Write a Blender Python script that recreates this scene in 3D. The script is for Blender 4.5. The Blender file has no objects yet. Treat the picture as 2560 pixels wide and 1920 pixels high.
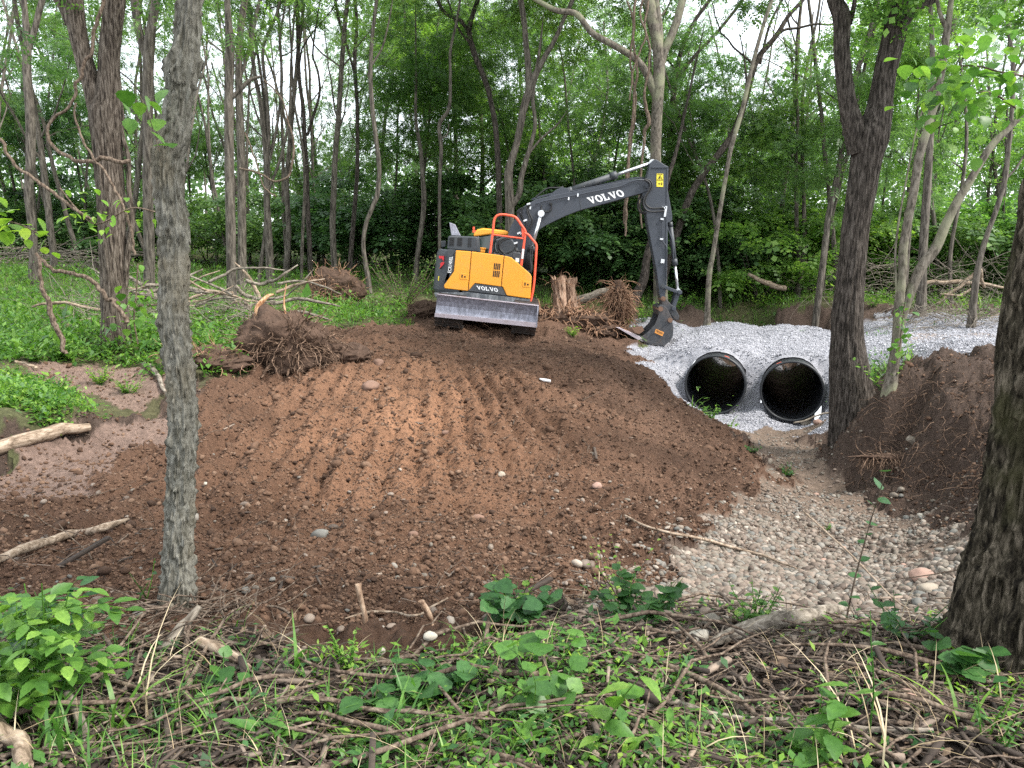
import bpy, math, random
import numpy as np
from mathutils import Vector, Matrix
rng = np.random.default_rng(7); random.seed(7)
S = bpy.context.scene; COL = S.collection
# ---------------------------------------------------------------- camera, sky, sun
PITCH = 9.45; F = 1923.0
CAMZ = 1.6
cd = bpy.data.cameras.new('camera'); cam = bpy.data.objects.new('camera', cd); COL.objects.link(cam)
cam.location = (0, 0, CAMZ); cam.rotation_euler = (math.radians(90 - PITCH), 0, 0)
cd.sensor_width = 36; cd.lens = 36 * F / 2560; cd.clip_start = 0.05; cd.clip_end = 2000
S.camera = cam
w = bpy.data.worlds.new("World"); S.world = w; w.use_nodes = True
nt = w.node_tree; sky = nt.nodes.new('ShaderNodeTexSky'); sky.sky_type = 'NISHITA'; sky.sun_disc = False
SUN_EL, SUN_AZ = math.radians(50), math.radians(112)      # azimuth clockwise from +Y
sky.sun_elevation = SUN_EL; sky.sun_rotation = SUN_AZ; sky.dust_density = 2.0; sky.air_density = 1.0; sky.ozone_density = 1.0
cl = nt.nodes.new('ShaderNodeMix'); cl.data_type = 'RGBA'; cl.inputs[0].default_value = .72; cl.inputs[7].default_value = (7.6, 7.9, 8.2, 1)     # an even white cloud sheet over the blue
nt.links.new(sky.outputs[0], cl.inputs[6]); nt.links.new(cl.outputs[2], nt.nodes['Background'].inputs[0]); nt.nodes['Background'].inputs[1].default_value = 0.075
ld = bpy.data.lights.new('sun', 'SUN'); ld.energy = 1.5; ld.angle = math.radians(12); ld.color = (1, .96, .9)
lo = bpy.data.objects.new('sun', ld); COL.objects.link(lo)
sd = Vector((math.sin(SUN_AZ) * math.cos(SUN_EL), math.cos(SUN_AZ) * math.cos(SUN_EL), math.sin(SUN_EL)))
lo.rotation_euler = (-sd).to_track_quat('-Z', 'Y').to_euler(); lo.location = (0, 0, 30)
S.view_settings.view_transform = 'Standard'; S.view_settings.look = 'None'; S.view_settings.gamma = 1
S.view_settings.exposure = 2.3
S.render.engine = 'CYCLES'; S.cycles.max_bounces = 8; S.cycles.diffuse_bounces = 4; S.cycles.transmission_bounces = 4
S.cycles.use_denoising = False

# ---------------------------------------------------------------- pixel <-> place helpers (photo is 2560 x 1920)
cp, sp = math.cos(math.radians(PITCH)), math.sin(math.radians(PITCH))
CAM = np.array([0, 0, CAMZ])
def ray(px, py):
    a, b = (px - 1280) / F, (960 - py) / F
    return np.array([a, cp + b * sp, -sp + b * cp])        # unit depth along the optical axis
def P(px, py, Y):
    d = ray(px, py); return CAM + d * (Y / d[1])
def scale_at(px, py, Y):                                   # metres per photo pixel there
    return (Y / ray(px, py)[1]) / F
def Pz(px, py, z):
    d = ray(px, py); return CAM + d * ((z - CAMZ) / d[2])

# ---------------------------------------------------------------- noise
_tab = np.random.default_rng(3).random(4096)
def _h(i, j, k): return _tab[(i * 73 + j * 179 + k * 283 + (i * j) % 911 + (j * k) % 677 + (i * k) % 331) % 4096]
def vnoise(x, y, z=0.0):
    x, y, z = np.broadcast_arrays(np.asarray(x, float), np.asarray(y, float), np.asarray(z, float))
    i, j, k = np.floor(x).astype(np.int64), np.floor(y).astype(np.int64), np.floor(z).astype(np.int64)
    u, v, q = x - i, y - j, z - k
    u, v, q = u*u*(3-2*u), v*v*(3-2*v), q*q*(3-2*q)
    r = 0
    for a in (0, 1):
        for b in (0, 1):
            for c in (0, 1):
                r = r + _h(i+a, j+b, k+c) * (u if a else 1-u) * (v if b else 1-v) * (q if c else 1-q)
    return r * 2 - 1
def fbm(x, y, z=0.0, o=4, g=.5):
    r, a = 0, 1.0
    for n in range(o):
        r = r + a * vnoise(x * 2**n + 13.7*n, y * 2**n + 7.1*n, np.asarray(z) * 2**n + 3.3*n); a *= g
    return r

# ---------------------------------------------------------------- mesh helpers
def mesh_np(name, V, Fc, smooth=False):
    V = np.asarray(V, np.float32); Fc = np.asarray(Fc, np.int32)
    m = bpy.data.meshes.new(name); n, k = Fc.shape
    m.vertices.add(len(V)); m.vertices.foreach_set('co', V.ravel())
    m.loops.add(n * k); m.loops.foreach_set('vertex_index', Fc.ravel())
    m.polygons.add(n); m.polygons.foreach_set('loop_start', np.arange(0, n*k, k, dtype=np.int32))
    m.polygons.foreach_set('loop_total', np.full(n, k, np.int32))
    if smooth: m.polygons.foreach_set('use_smooth', np.ones(n, bool))
    m.update(calc_edges=True); return m
def link(name, mesh, mat=None, parent=None, loc=None):
    o = bpy.data.objects.new(name, mesh); COL.objects.link(o)
    if mat and not mesh.materials: mesh.materials.append(mat)
    if parent is not None: o.parent = parent
    if loc is not None: o.location = loc
    return o
def empty(name, loc=(0, 0, 0)):
    o = bpy.data.objects.new(name, None); COL.objects.link(o); o.location = loc; o.empty_display_size = .2; return o
def tag(o, label=None, cat=None, group=None, kind=None):
    if label: o['label'] = label
    if cat: o['category'] = cat
    if group: o['group'] = group
    if kind: o['kind'] = kind
    return o
class MB:
    """collects quads / polygons; builds one mesh"""
    def __init__(s): s.v = []; s.f = []; s.sm = []
    def add(s, V, Fs, smooth=False):
        b = len(s.v); s.v += [tuple(map(float, p)) for p in V]
        for f in Fs: s.f.append(tuple(b + int(i) for i in f)); s.sm.append(smooth)
    def box(s, c, size, rot=None):
        x, y, z = [q / 2 for q in size]
        V = [Vector((i*x, j*y, k*z)) for i in (-1, 1) for j in (-1, 1) for k in (-1, 1)]
        if rot is not None: V = [rot @ v for v in V]
        V = [v + Vector(c) for v in V]
        s.add(V, [(0,1,3,2),(4,6,7,5),(0,4,5,1),(2,3,7,6),(0,2,6,4),(1,5,7,3)])
    def prism(s, pts, a, b, axis='y'):
        """extrude an (x,z) outline along y from a to b"""
        n = len(pts)
        V = [(p[0], a, p[1]) for p in pts] + [(p[0], b, p[1]) for p in pts]
        s.add(V, [tuple(range(n))[::-1], tuple(range(n, 2*n))] + [(i, (i+1) % n, n + (i+1) % n, n + i) for i in range(n)])
    def tube(s, pts, r, seg=10, caps=True):
        pts = np.array(pts, float); r = np.broadcast_to(np.asarray(r, float), (len(pts),))
        V, Fc = tube_np(pts, r, seg); s.add(V, Fc, True)
        if caps:
            n = len(pts); b = len(s.v) - n*seg
            s.f.append(tuple(b + i for i in range(seg))[::-1]); s.sm.append(False)
            s.f.append(tuple(b + (n-1)*seg + i for i in range(seg))); s.sm.append(False)
    def build(s, name, mat=None, parent=None, bevel=0, loc=None):
        m = bpy.data.meshes.new(name); m.from_pydata(s.v, [], s.f)
        m.polygons.foreach_set('use_smooth', s.sm); m.update()
        o = link(name, m, mat, parent, loc)
        if bevel:
            md = o.modifiers.new('bevel', 'BEVEL'); md.width = bevel; md.segments = 2; md.limit_method = 'ANGLE'; md.angle_limit = math.radians(40)
        return o
def tube_np(pts, r, seg=8, disp=None):
    pts = np.asarray(pts, float); n = len(pts)
    T = np.gradient(pts, axis=0); T /= np.linalg.norm(T, axis=1)[:, None] + 1e-9
    ref = np.array([1., 0, 0]) if abs(T[0][0]) < .8 else np.array([0, 1., 0])
    U = np.zeros_like(pts); u = ref
    for i in range(n):
        u = u - T[i] * u.dot(T[i]); u /= np.linalg.norm(u) + 1e-9; U[i] = u
    W = np.cross(T, U)
    a = np.linspace(0, 2*np.pi, seg, endpoint=False)
    R = np.asarray(r, float)[:, None] * np.ones(seg)[None]
    L = np.concatenate([[0], np.cumsum(np.linalg.norm(np.diff(pts, axis=0), axis=1))])
    if disp is not None: R = R * (1 + disp(a[None, :], L[:, None], R))
    V = pts[:, None, :] + R[..., None] * (np.cos(a)[None, :, None] * U[:, None, :] + np.sin(a)[None, :, None] * W[:, None, :])
    i = np.arange(n-1)[:, None] * seg; j = np.arange(seg)[None]; j2 = (j + 1) % seg
    Fc = np.stack([i + j, i + j2, i + seg + j2, i + seg + j], -1).reshape(-1, 4)
    return V.reshape(-1, 3), Fc
def crom(K, n):
    """Catmull-Rom resample rows of K (any width) to n rows, evenly by index distance"""
    K = np.asarray(K, float)
    if len(K) == 2: K = np.stack([K[0], (K[0]+K[1])/2, K[1]])
    d = np.concatenate([[0], np.cumsum(np.linalg.norm(np.diff(K[:, :3], axis=0), axis=1) + 1e-6)])
    q = np.linspace(0, d[-1], n); i = np.clip(np.searchsorted(d, q, side='right') - 1, 0, len(K)-2)
    t = ((q - d[i]) / (d[i+1] - d[i]))[:, None]
    m = np.zeros_like(K); m[1:-1] = (K[2:] - K[:-2]) / (d[2:] - d[:-2])[:, None]
    m[0] = (K[1]-K[0])/(d[1]-d[0]); m[-1] = (K[-1]-K[-2])/(d[-1]-d[-2])
    h = (d[i+1] - d[i])[:, None]
    return (2*t**3-3*t**2+1)*K[i] + (t**3-2*t**2+t)*h*m[i] + (-2*t**3+3*t**2)*K[i+1] + (t**3-t**2)*h*m[i+1]
class NB:
    """numpy mesh collector, all faces of one size"""
    def __init__(s): s.V = []; s.F = []; s.n = 0
    def add(s, V, Fc): s.V.append(np.asarray(V)); s.F.append(np.asarray(Fc) + s.n); s.n += len(V)
    def build(s, name, mat, parent=None, smooth=True, loc=None):
        V = np.concatenate(s.V)
        if loc is not None: V = V - np.array(loc)
        return link(name, mesh_np(name, V, np.concatenate(s.F), smooth), mat, parent, loc)
def stamp(tv, tf, pos, R, sc):
    """copies of a template: pos (n,3), R (n,3,3), sc (n,) or (n,3)"""
    sc = np.asarray(sc, float); sc = sc[:, None] * np.ones(3) if sc.ndim == 1 else sc
    V = np.einsum('nij,nmj->nmi', R, tv[None] * sc[:, None, :]) + pos[:, None, :]
    Fc = tf[None] + (np.arange(len(pos)) * len(tv))[:, None, None]
    return V.reshape(-1, 3), Fc.reshape(-1, tf.shape[1])
def rotz(a):
    c, s_ = np.cos(a), np.sin(a); z = np.zeros_like(a); o = z + 1
    return np.stack([c, -s_, z, s_, c, z, z, z, o], -1).reshape(-1, 3, 3)
def rotx(a):
    c, s_ = np.cos(a), np.sin(a); z = np.zeros_like(a); o = z + 1
    return np.stack([o, z, z, z, c, -s_, z, s_, c], -1).reshape(-1, 3, 3)
def roty(a):
    c, s_ = np.cos(a), np.sin(a); z = np.zeros_like(a); o = z + 1
    return np.stack([c, z, s_, z, o, z, -s_, z, c], -1).reshape(-1, 3, 3)
def rrot(n, r=rng):
    return rotz(r.random(n)*6.283) @ rotx(np.arccos(r.random(n)*2-1)) @ rotz(r.random(n)*6.283)
def ico(sub=0):
    import bmesh
    bm = bmesh.new(); bmesh.ops.create_icosphere(bm, subdivisions=sub+1, radius=1)
    V = np.array([v.co[:] for v in bm.verts]); Fc = np.array([[v.index for v in f.verts] for f in bm.faces]); bm.free(); return V, Fc

# ---------------------------------------------------------------- materials
def newmat(name):
    m = bpy.data.materials.new(name); m.use_nodes = True; n = m.node_tree; b = n.nodes['Principled BSDF']; return m, n, b
def rgb(c): return (c[0], c[1], c[2], 1)
def noise_node(n, scale, detail=5, rough=.6, coord=None, vec_scale=None, dist=0):
    t = n.nodes.new('ShaderNodeTexNoise'); t.inputs['Scale'].default_value = scale; t.inputs['Detail'].default_value = detail
    t.inputs['Roughness'].default_value = rough; t.inputs['Distortion'].default_value = dist
    c = n.nodes.new('ShaderNodeTexCoord'); src = c.outputs[coord or 'Object']
    if vec_scale:
        mp = n.nodes.new('ShaderNodeMapping'); mp.inputs['Scale'].default_value = vec_scale
        n.links.new(src, mp.inputs[0]); src = mp.outputs[0]
    n.links.new(src, t.inputs[0]); return t
def ramp(n, src, stops):
    r = n.nodes.new('ShaderNodeValToRGB'); e = r.color_ramp.elements
    while len(e) < len(stops): e.new(.5)
    for k, (p, c) in enumerate(stops): e[k].position = p; e[k].color = rgb(c)
    n.links.new(src, r.inputs[0]); return r
def bump(n, b, src, dist, strength=1.0):
    u = n.nodes.new('ShaderNodeBump'); u.inputs['Distance'].default_value = dist; u.inputs['Strength'].default_value = strength
    n.links.new(src, u.inputs['Height']); n.links.new(u.outputs[0], b.inputs['Normal']); return u
def mixc(n, a, b_, f, mode='MIX'):
    m = n.nodes.new('ShaderNodeMix'); m.data_type = 'RGBA'; m.blend_type = mode
    for idx, v in ((6, a), (7, b_)):
        if hasattr(v, 'links'): n.links.new(v, m.inputs[idx])
        else: m.inputs[idx].default_value = rgb(v)
    if hasattr(f, 'links'): n.links.new(f, m.inputs[0])
    else: m.inputs[0].default_value = f
    return m.outputs[2]
def ground_mat(name, scale, bd, rough=.95, lo=.6, hi=1.4):
    m, n, b = newmat(name); a = n.nodes.new('ShaderNodeAttribute'); a.attribute_name = 'Col'
    t = noise_node(n, scale, 8, .7); r = ramp(n, t.outputs[0], [(.3, (lo,)*3), (.7, (hi,)*3)])
    n.links.new(mixc(n, a.outputs[0], r.outputs[0], 1.0, 'MULTIPLY'), b.inputs['Base Color'])
    b.inputs['Roughness'].default_value = rough; b.inputs['Specular IOR Level'].default_value = .2
    t2 = noise_node(n, scale * 2.2, 10, .75); bump(n, b, t2.outputs[0], bd); return m
def bark_mat(name, c0, c1, c2, hs=14, vs=.16, bd=.03, moss=None):
    m, n, b = newmat(name)
    t = noise_node(n, hs, 6, .65, vec_scale=(1, 1, vs), dist=.4); t2 = noise_node(n, 2.2, 3, .5)
    r = ramp(n, t.outputs[0], [(.38, c0), (.5, c1), (.66, c2)])
    col = r.outputs[0]
    if moss:
        r2 = ramp(n, t2.outputs[0], [(.5, (0, 0, 0)), (.68, (1, 1, 1))]); col = mixc(n, col, moss, r2.outputs[0])
    n.links.new(col, b.inputs['Base Color']); b.inputs['Roughness'].default_value = .9; b.inputs['Specular IOR Level'].default_value = .15
    bump(n, b, t.outputs[0], bd); return m
def leaf_mat(name, stops, trans=.45, gloss=.4, tex=0):
    m = bpy.data.materials.new(name); m.use_nodes = True; n = m.node_tree; n.nodes.remove(n.nodes['Principled BSDF'])
    out = n.nodes['Material Output']; g = n.nodes.new('ShaderNodeNewGeometry'); oi = n.nodes.new('ShaderNodeObjectInfo')
    r = ramp(n, g.outputs['Random Per Island'], stops)
    r2 = ramp(n, oi.outputs['Random'], [(0, (.72, .82, .8)), (.5, (1, 1, 1)), (1, (1.25, 1.15, .85))])
    c = mixc(n, r.outputs[0], r2.outputs[0], 1.0, 'MULTIPLY')
    if tex:
        t = noise_node(n, 45, 4, .7); r3 = ramp(n, t.outputs[0], [(.3, (.6, .68, .6)), (.52, (1, 1, 1)), (.75, (1.3, 1.25, 1.1))]); c = mixc(n, c, r3.outputs[0], 1.0, 'MULTIPLY')
    p = n.nodes.new('ShaderNodeBsdfPrincipled'); p.inputs['Roughness'].default_value = .45; p.inputs['Specular IOR Level'].default_value = gloss
    tr = n.nodes.new('ShaderNodeBsdfTranslucent'); mx = n.nodes.new('ShaderNodeMixShader'); mx.inputs[0].default_value = trans
    tc = mixc(n, c, (1.5, 1.6, .85), 1.0, 'MULTIPLY')
    n.links.new(c, p.inputs['Base Color']); n.links.new(tc, tr.inputs[0])
    n.links.new(p.outputs[0], mx.inputs[1]); n.links.new(tr.outputs[0], mx.inputs[2]); n.links.new(mx.outputs[0], out.inputs[0]); return m
def island_mat(name, stops, rough=.8, nsc=30, bd=.01, spec=.3):
    m, n, b = newmat(name); g = n.nodes.new('ShaderNodeNewGeometry')
    r = ramp(n, g.outputs['Random Per Island'], stops); t = noise_node(n, nsc, 5, .6)
    r2 = ramp(n, t.outputs[0], [(.3, (.75,)*3), (.7, (1.2,)*3)])
    n.links.new(mixc(n, r.outputs[0], r2.outputs[0], 1.0, 'MULTIPLY'), b.inputs['Base Color'])
    b.inputs['Roughness'].default_value = rough; b.inputs['Specular IOR Level'].default_value = spec
    bump(n, b, t.outputs[0], bd); return m
def paint_mat(name, c, dirt=(.2, .13, .08), amt=.25, rough=.45, metal=0, nsc=3, c2=None):
    m, n, b = newmat(name); t = noise_node(n, nsc, 8, .7)
    r = ramp(n, t.outputs[0], [(.5, (0,)*3), (.8, (amt,)*3)])
    base = c
    if c2:
        t3 = noise_node(n, 14, 6, .7, vec_scale=(1, 1, .25)); r3 = ramp(n, t3.outputs[0], [(.42, (0,)*3), (.62, (1,)*3)]); base = mixc(n, c, c2, r3.outputs[0])
    n.links.new(mixc(n, base, dirt, r.outputs[0]), b.inputs['Base Color'])
    b.inputs['Metallic'].default_value = metal
    r2 = ramp(n, t.outputs[0], [(.3, (rough,)*3), (.75, (min(1, rough+.3),)*3)]); n.links.new(r2.outputs[0], b.inputs['Roughness'])
    return m
M = {}
M['soil'] = ground_mat('soil', 20, .05); M['gravel'] = ground_mat('gravel', 26, .03, .9, .55, 1.25)
M['creek'] = ground_mat('creek', 14, .03, .8, .6, 1.3); M['floor'] = ground_mat('floor', 12, .04, .95, .5, 1.5)
M['bark_brown'] = bark_mat('bark_brown', (.02, .015, .012), (.08, .064, .05), (.19, .16, .132), 38, .13, .03)
M['bark_dark'] = bark_mat('bark_dark', (.012, .01, .008), (.052, .043, .036), (.125, .107, .092), 34, .15, .035)
M['bark_far'] = bark_mat('bark_far', (.035, .03, .025), (.09, .078, .064), (.165, .145, .12), 18, .16, .02)
M['bark_smooth'] = bark_mat('bark_smooth', (.05, .044, .034), (.115, .1, .08), (.19, .168, .138), 20, .35, .008, (.2, .2, .13))
M['bark_hack'] = bark_mat('bark_hack', (.085, .08, .062), (.165, .157, .13), (.25, .24, .205), 42, .4, .014, (.2, .17, .12))
M['bark_moss'] = bark_mat('bark_moss', (.008, .006, .004), (.045, .037, .025), (.17, .14, .105), 34, .25, .03, (.05, .048, .02))
M['wood_pale'] = bark_mat('wood_pale', (.11, .08, .055), (.24, .18, .13), (.38, .31, .24), 30, .3, .006)
M['wood_grey'] = bark_mat('wood_grey', (.07, .058, .045), (.17, .145, .115), (.3, .265, .22), 30, .3, .006)
M['wood_raw'] = bark_mat('wood_raw', (.2, .09, .04), (.42, .24, .13), (.6, .42, .27), 30, .3, .006)
M['root'] = bark_mat('root', (.045, .028, .018), (.125, .08, .055), (.24, .165, .115), 30, .5, .006)
M['root_red'] = bark_mat('root_red', (.11, .055, .032), (.25, .145, .09), (.42, .28, .19), 30, .5, .006)
M['vine'] = bark_mat('vine', (.04, .028, .02), (.11, .08, .06), (.2, .16, .12), 40, .4, .006)
M['leaf'] = leaf_mat('leaf', [(0, (.045, .09, .03)), (.5, (.085, .165, .05)), (1, (.15, .25, .075))], .5)
M['leaf_cool'] = leaf_mat('leaf_cool', [(0, (.045, .092, .042)), (.5, (.08, .158, .066)), (1, (.13, .225, .095))], .5)
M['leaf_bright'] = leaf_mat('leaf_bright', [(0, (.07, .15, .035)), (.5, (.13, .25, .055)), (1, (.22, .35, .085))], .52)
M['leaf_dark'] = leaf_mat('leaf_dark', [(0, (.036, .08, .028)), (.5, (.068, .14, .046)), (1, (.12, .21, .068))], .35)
M['herb'] = leaf_mat('herb', [(0, (.04, .11, .022)), (.5, (.08, .19, .035)), (1, (.16, .29, .06))], .4, tex=1)
M['herb_blue'] = leaf_mat('herb_blue', [(0, (.022, .07, .02)), (.5, (.04, .11, .034)), (1, (.065, .155, .05))], .35, .3, tex=1)
M['herb_yellow'] = leaf_mat('herb_yellow', [(0, (.09, .2, .03)), (.5, (.15, .29, .045)), (1, (.26, .38, .08))], .45, tex=1)
M['straw'] = island_mat('straw', [(0, (.22, .16, .09)), (.5, (.35, .27, .16)), (1, (.5, .42, .28))], .8, 20, .002)
M['twig'] = island_mat('twig', [(0, (.025, .018, .014)), (.45, (.055, .04, .031)), (.8, (.1, .077, .06)), (1, (.26, .2, .155))], .85, 25, .003)
M['clod'] = island_mat('clod', [(0, (.045, .028, .02)), (.3, (.088, .052, .034)), (.7, (.125, .075, .049)), (1, (.17, .11, .075))], .95, 22, .012, .15)
M['pebble'] = island_mat('pebble', [(0, (.07, .052, .04)), (.25, (.15, .115, .09)), (.5, (.14, .125, .1)), (.7, (.21, .16, .125)), (.85, (.12, .12, .108)), (1, (.29, .245, .2))], .7, 12, .006)
M['stone'] = island_mat('stone', [(0, (.17, .17, .185)), (.5, (.29, .29, .315)), (1, (.43, .43, .46))], .85, 20, .01)
# ---------------------------------------------------------------- terrain
CT = [  # photo x, y, height there
 (0,1920,.02),(640,1920,0),(1280,1920,.02),(1900,1920,0),(2560,1920,.05),(300,1700,0),(1280,1720,.02),(2000,1700,0),(2480,1660,.03),
 (450,1540,-.08),(800,1620,-.08),(1100,1620,-.05),(1450,1590,-.08),(1700,1600,-.15),(2000,1600,-.2),(2250,1600,-.2),(100,1550,-.15),
 (500,1470,-.4),(1000,1530,-.4),(1300,1490,-.45),(1000,1430,-.65),(700,1400,-.65),(1500,1450,-.75),(1000,1340,-.85),(1000,1250,-.9),(1000,1150,-.8),
 (1000,1050,-.6),(1000,950,-.35),(1050,890,-.2),(1100,833,-.18),(1220,848,-.31),(1340,856,-.39),(900,850,-.05),(700,1250,-.8),(700,1100,-.62),(650,1000,-.4),(800,900,-.15),
 (0,1400,-.45),(200,1300,-.62),(200,1170,-.6),(300,1070,-.52),(200,1115,-.55),(200,1038,-.22),(0,1160,-.55),(0,1075,-.22),(450,985,-.22),(430,1030,-.48),(100,950,-.12),
 (100,900,0),(290,893,0),(420,930,-.1),(100,800,.25),(300,800,.25),(100,700,.85),(400,700,.75),(600,800,.2),(600,720,.6),(850,760,.15),(900,700,.55),(680,910,-.12),
 (1400,812,-.12),(1550,808,-.28),(1560,870,-.64),(1640,876,-.72),(1500,860,-.5),(1450,900,-.45),(1600,930,-.75),(1700,1005,-1.1),(1800,1062,-1.7),(1860,1100,-1.8),(1400,1000,-.62),(1500,1100,-.95),(1650,1150,-1.3),
 (1450,1250,-1.08),(1700,1220,-1.45),(1600,1320,-1.2),(1900,1200,-1.72),(2000,1300,-1.68),(2200,1300,-1.72),(2200,1400,-1.6),(1900,1400,-1.38),(1700,1400,-1.1),
 (1800,1500,-.8),(2250,1500,-1.05),(2100,1180,-1.8),(2400,1400,-1.15),
 (1890,1062,-1.93),(2000,1068,-1.93),(1780,1045,-1.9),(1700,832,-.5),(1800,830,-.5),(1900,836,-.52),(2030,850,-.52),(1880,930,-1.2),(1880,870,-.78),(1690,930,-1.0),(2090,1000,-1.3),(2110,920,-.75),
 (2300,850,-.35),(2450,850,-.3),(2300,822,-.3),(2480,825,-.25),(2200,850,-.42),
 (2350,915,-.22),(2300,885,-.25),(2240,945,-.38),(2200,975,-.5),(2270,925,-.35),(2215,1000,-.62),(2160,1085,-1.45),(2300,1050,-.8),(2400,1040,-.62),(2250,1195,-1.75),(2330,1240,-1.65),(2400,1225,-1.2),(2300,1130,-1.15),(2500,1300,-.65),(2480,1100,-.55),
 (1750,775,-.15),(1950,775,-.15),(1750,745,.08),(1950,740,.1),(2300,790,-.1),(2300,715,.35),(2100,780,-.15),(1620,790,-.1)]
pts = [Pz(*c) for c in CT]
for x, y, z in [(-12,-6,0),(0,-8,0),(12,-6,0),(-8,0,0),(8,0,.1),(-14,6,-.1),(12,6,0),(14,12,0),(-20,14,.3),(20,20,0),(-35,30,1.4),(-16,45,1.7),(-40,70,3),(0,45,1.1),(0,80,2.2),
                (25,30,.3),(25,50,.8),(20,90,2.4),(60,60,1.5),(-80,60,3),(-60,0,1),(60,0,.5),(-80,130,4),(80,130,4),(0,130,4),(0,-60,0),(-5,32,.95),(5,32,.7),(12,36,.6),
                (6.8,24.2,-1.7),(9.3,24.2,-1.7),(8.2,25.3,-1.75),(3.6,24.2,-1.3),(0,24.6,.05),(-5,24,.3),(13,25.4,-.2)]:
    pts.append(np.array([x, y, z], float))
PT = np.array(pts)
def _k(r): return np.sqrt(r*r + .06) 
_D = np.linalg.norm(PT[:, None, :2] - PT[None, :, :2], axis=2)
_A = np.zeros((len(PT)+1,)*2); _A[:-1, :-1] = _k(_D) - np.eye(len(PT))*.02; _A[-1, :-1] = 1; _A[:-1, -1] = 1
_W = np.linalg.solve(_A, np.concatenate([PT[:, 2], [0]]))
def base_z(x, y):
    x = np.asarray(x, float); y = np.asarray(y, float); z = np.full(np.broadcast(x, y).shape, _W[-1])
    for i in range(len(PT)): z = z + _W[i] * _k(np.hypot(x - PT[i, 0], y - PT[i, 1]))
    return z
def G0(px, py):
    d = ray(px, py); t = 1.2 * 1.006 ** np.arange(880); Q = CAM + d[None] * t[:, None]
    z = base_z(Q[:, 0], Q[:, 1]); k = np.argmax(Q[:, 2] < z)
    return Q[k] if (Q[:, 2] < z).any() else None
def poly(pp, extra=()):
    o = []
    for p in pp:
        q = G0(*p); o.append((q[0], q[1]) if q is not None else (p[0], 60))
    return np.array(o + list(extra))
def inside(x, y, pl):
    c = np.zeros(np.shape(x), bool); n = len(pl)
    for i in range(n):
        x1, y1 = pl[i]; x2, y2 = pl[(i+1) % n]
        if y1 == y2: continue
        c ^= ((y1 > y) != (y2 > y)) & (x < (x2 - x1) * (y - y1) / (y2 - y1) + x1)
    return c
ZP = {}
ZP['D'] = [poly([(350,1130),(480,985),(600,900),(700,840),(880,812),(1080,815),(1200,820),(1400,815),(1560,850),(1640,930),(1720,1010),(1800,1070),(1950,1180),(1900,1260),(1750,1320),(1650,1400),(1560,1470),(1400,1530),(1150,1620),(950,1650),(700,1650),(560,1600),(250,1600),(0,1520),(-150,1450),(-150,1300),(0,1290),(200,1250)]),
           poly([(1020,850),(1380,850),(1560,862),(1560,790),(1150,760),(1020,770)])]
ZP['H'] = [poly([(-200,1200),(0,1180),(150,1110),(400,1010),(500,1020),(350,1140),(200,1250),(0,1290),(-200,1320)]), poly([(90,935),(200,905),(400,915),(450,960),(400,1000),(250,1010),(130,960)])]
ZP['B'] = [poly([(-200,1120),(0,1085),(200,1045),(450,970),(520,950),(480,1010),(150,1115),(-200,1200)]),
           poly([(2120,1010),(2200,950),(2270,905),(2330,885),(2500,905),(2900,900),(2900,1500),(2480,1340),(2330,1262),(2200,1205),(2080,1150),(2040,1100),(2085,1075)]),
           poly([(1560,800),(1700,768),(2080,775)], [(16, 27), (16, 23), (3, 22.5)])]
ZP['V'] = [poly([(2900,850),(2420,880),(2290,900),(2200,925),(2120,970),(2090,1050),(2050,1078),(1900,1078),(1800,1062),(1700,1000),(1620,930),(1565,868)], [(3.2, 20.3), (3.5, 22.2), (6, 24.0), (10, 23.6), (13, 22.3), (30, 22)])]
ZP['P'] = [poly([(1800,1062),(1900,1078),(2050,1078),(2150,1060),(2080,1080),(2010,1095),(2060,1155),(2200,1212),(2330,1270),(2520,1360),(2520,1480),(2250,1560),(1950,1550),(1750,1530),(1560,1480),(1680,1390),(1760,1310),(1900,1250),(1950,1180)])]
def zone(x, y):
    """0 floor far, 1 litter near, 2 soil, 3 hard mud, 4 bank, 5 gravel, 6 creek bed"""
    s = np.clip(np.asarray(y) * .035, .05, .45)
    xx = x + s * fbm(x*1.7, y*1.7, 1.0, 4); yy = y + s * fbm(x*1.7, y*1.7, 9.0, 4)
    z = np.where(y + .9*fbm(x*.8, y*.8, 4.0, 3) < 5.6, 1, 0)
    for k, n in ((2, 'D'), (3, 'H'), (4, 'B'), (6, 'P'), (5, 'V')):
        for pl in ZP[n]: z = np.where(inside(xx, yy, pl), k, z)
    return np.where((z == 0) & (x > 1) & (y > 5) & (y < 14.5), 4, z)
AP = P(1050, 800, 24)
PIPES = [(np.array([P(1788, 962, 16.75)[0], 16.75]), P(1788, 962, 16.75)[2]), (np.array([P(1980, 978, 16.35)[0], 16.35]), P(1980, 978, 16.35)[2])]
PDIR = np.array([math.sin(math.radians(18)), math.cos(math.radians(18))]); PR_O, PR_I, PLEN = .66, .62, 7.6
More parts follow.
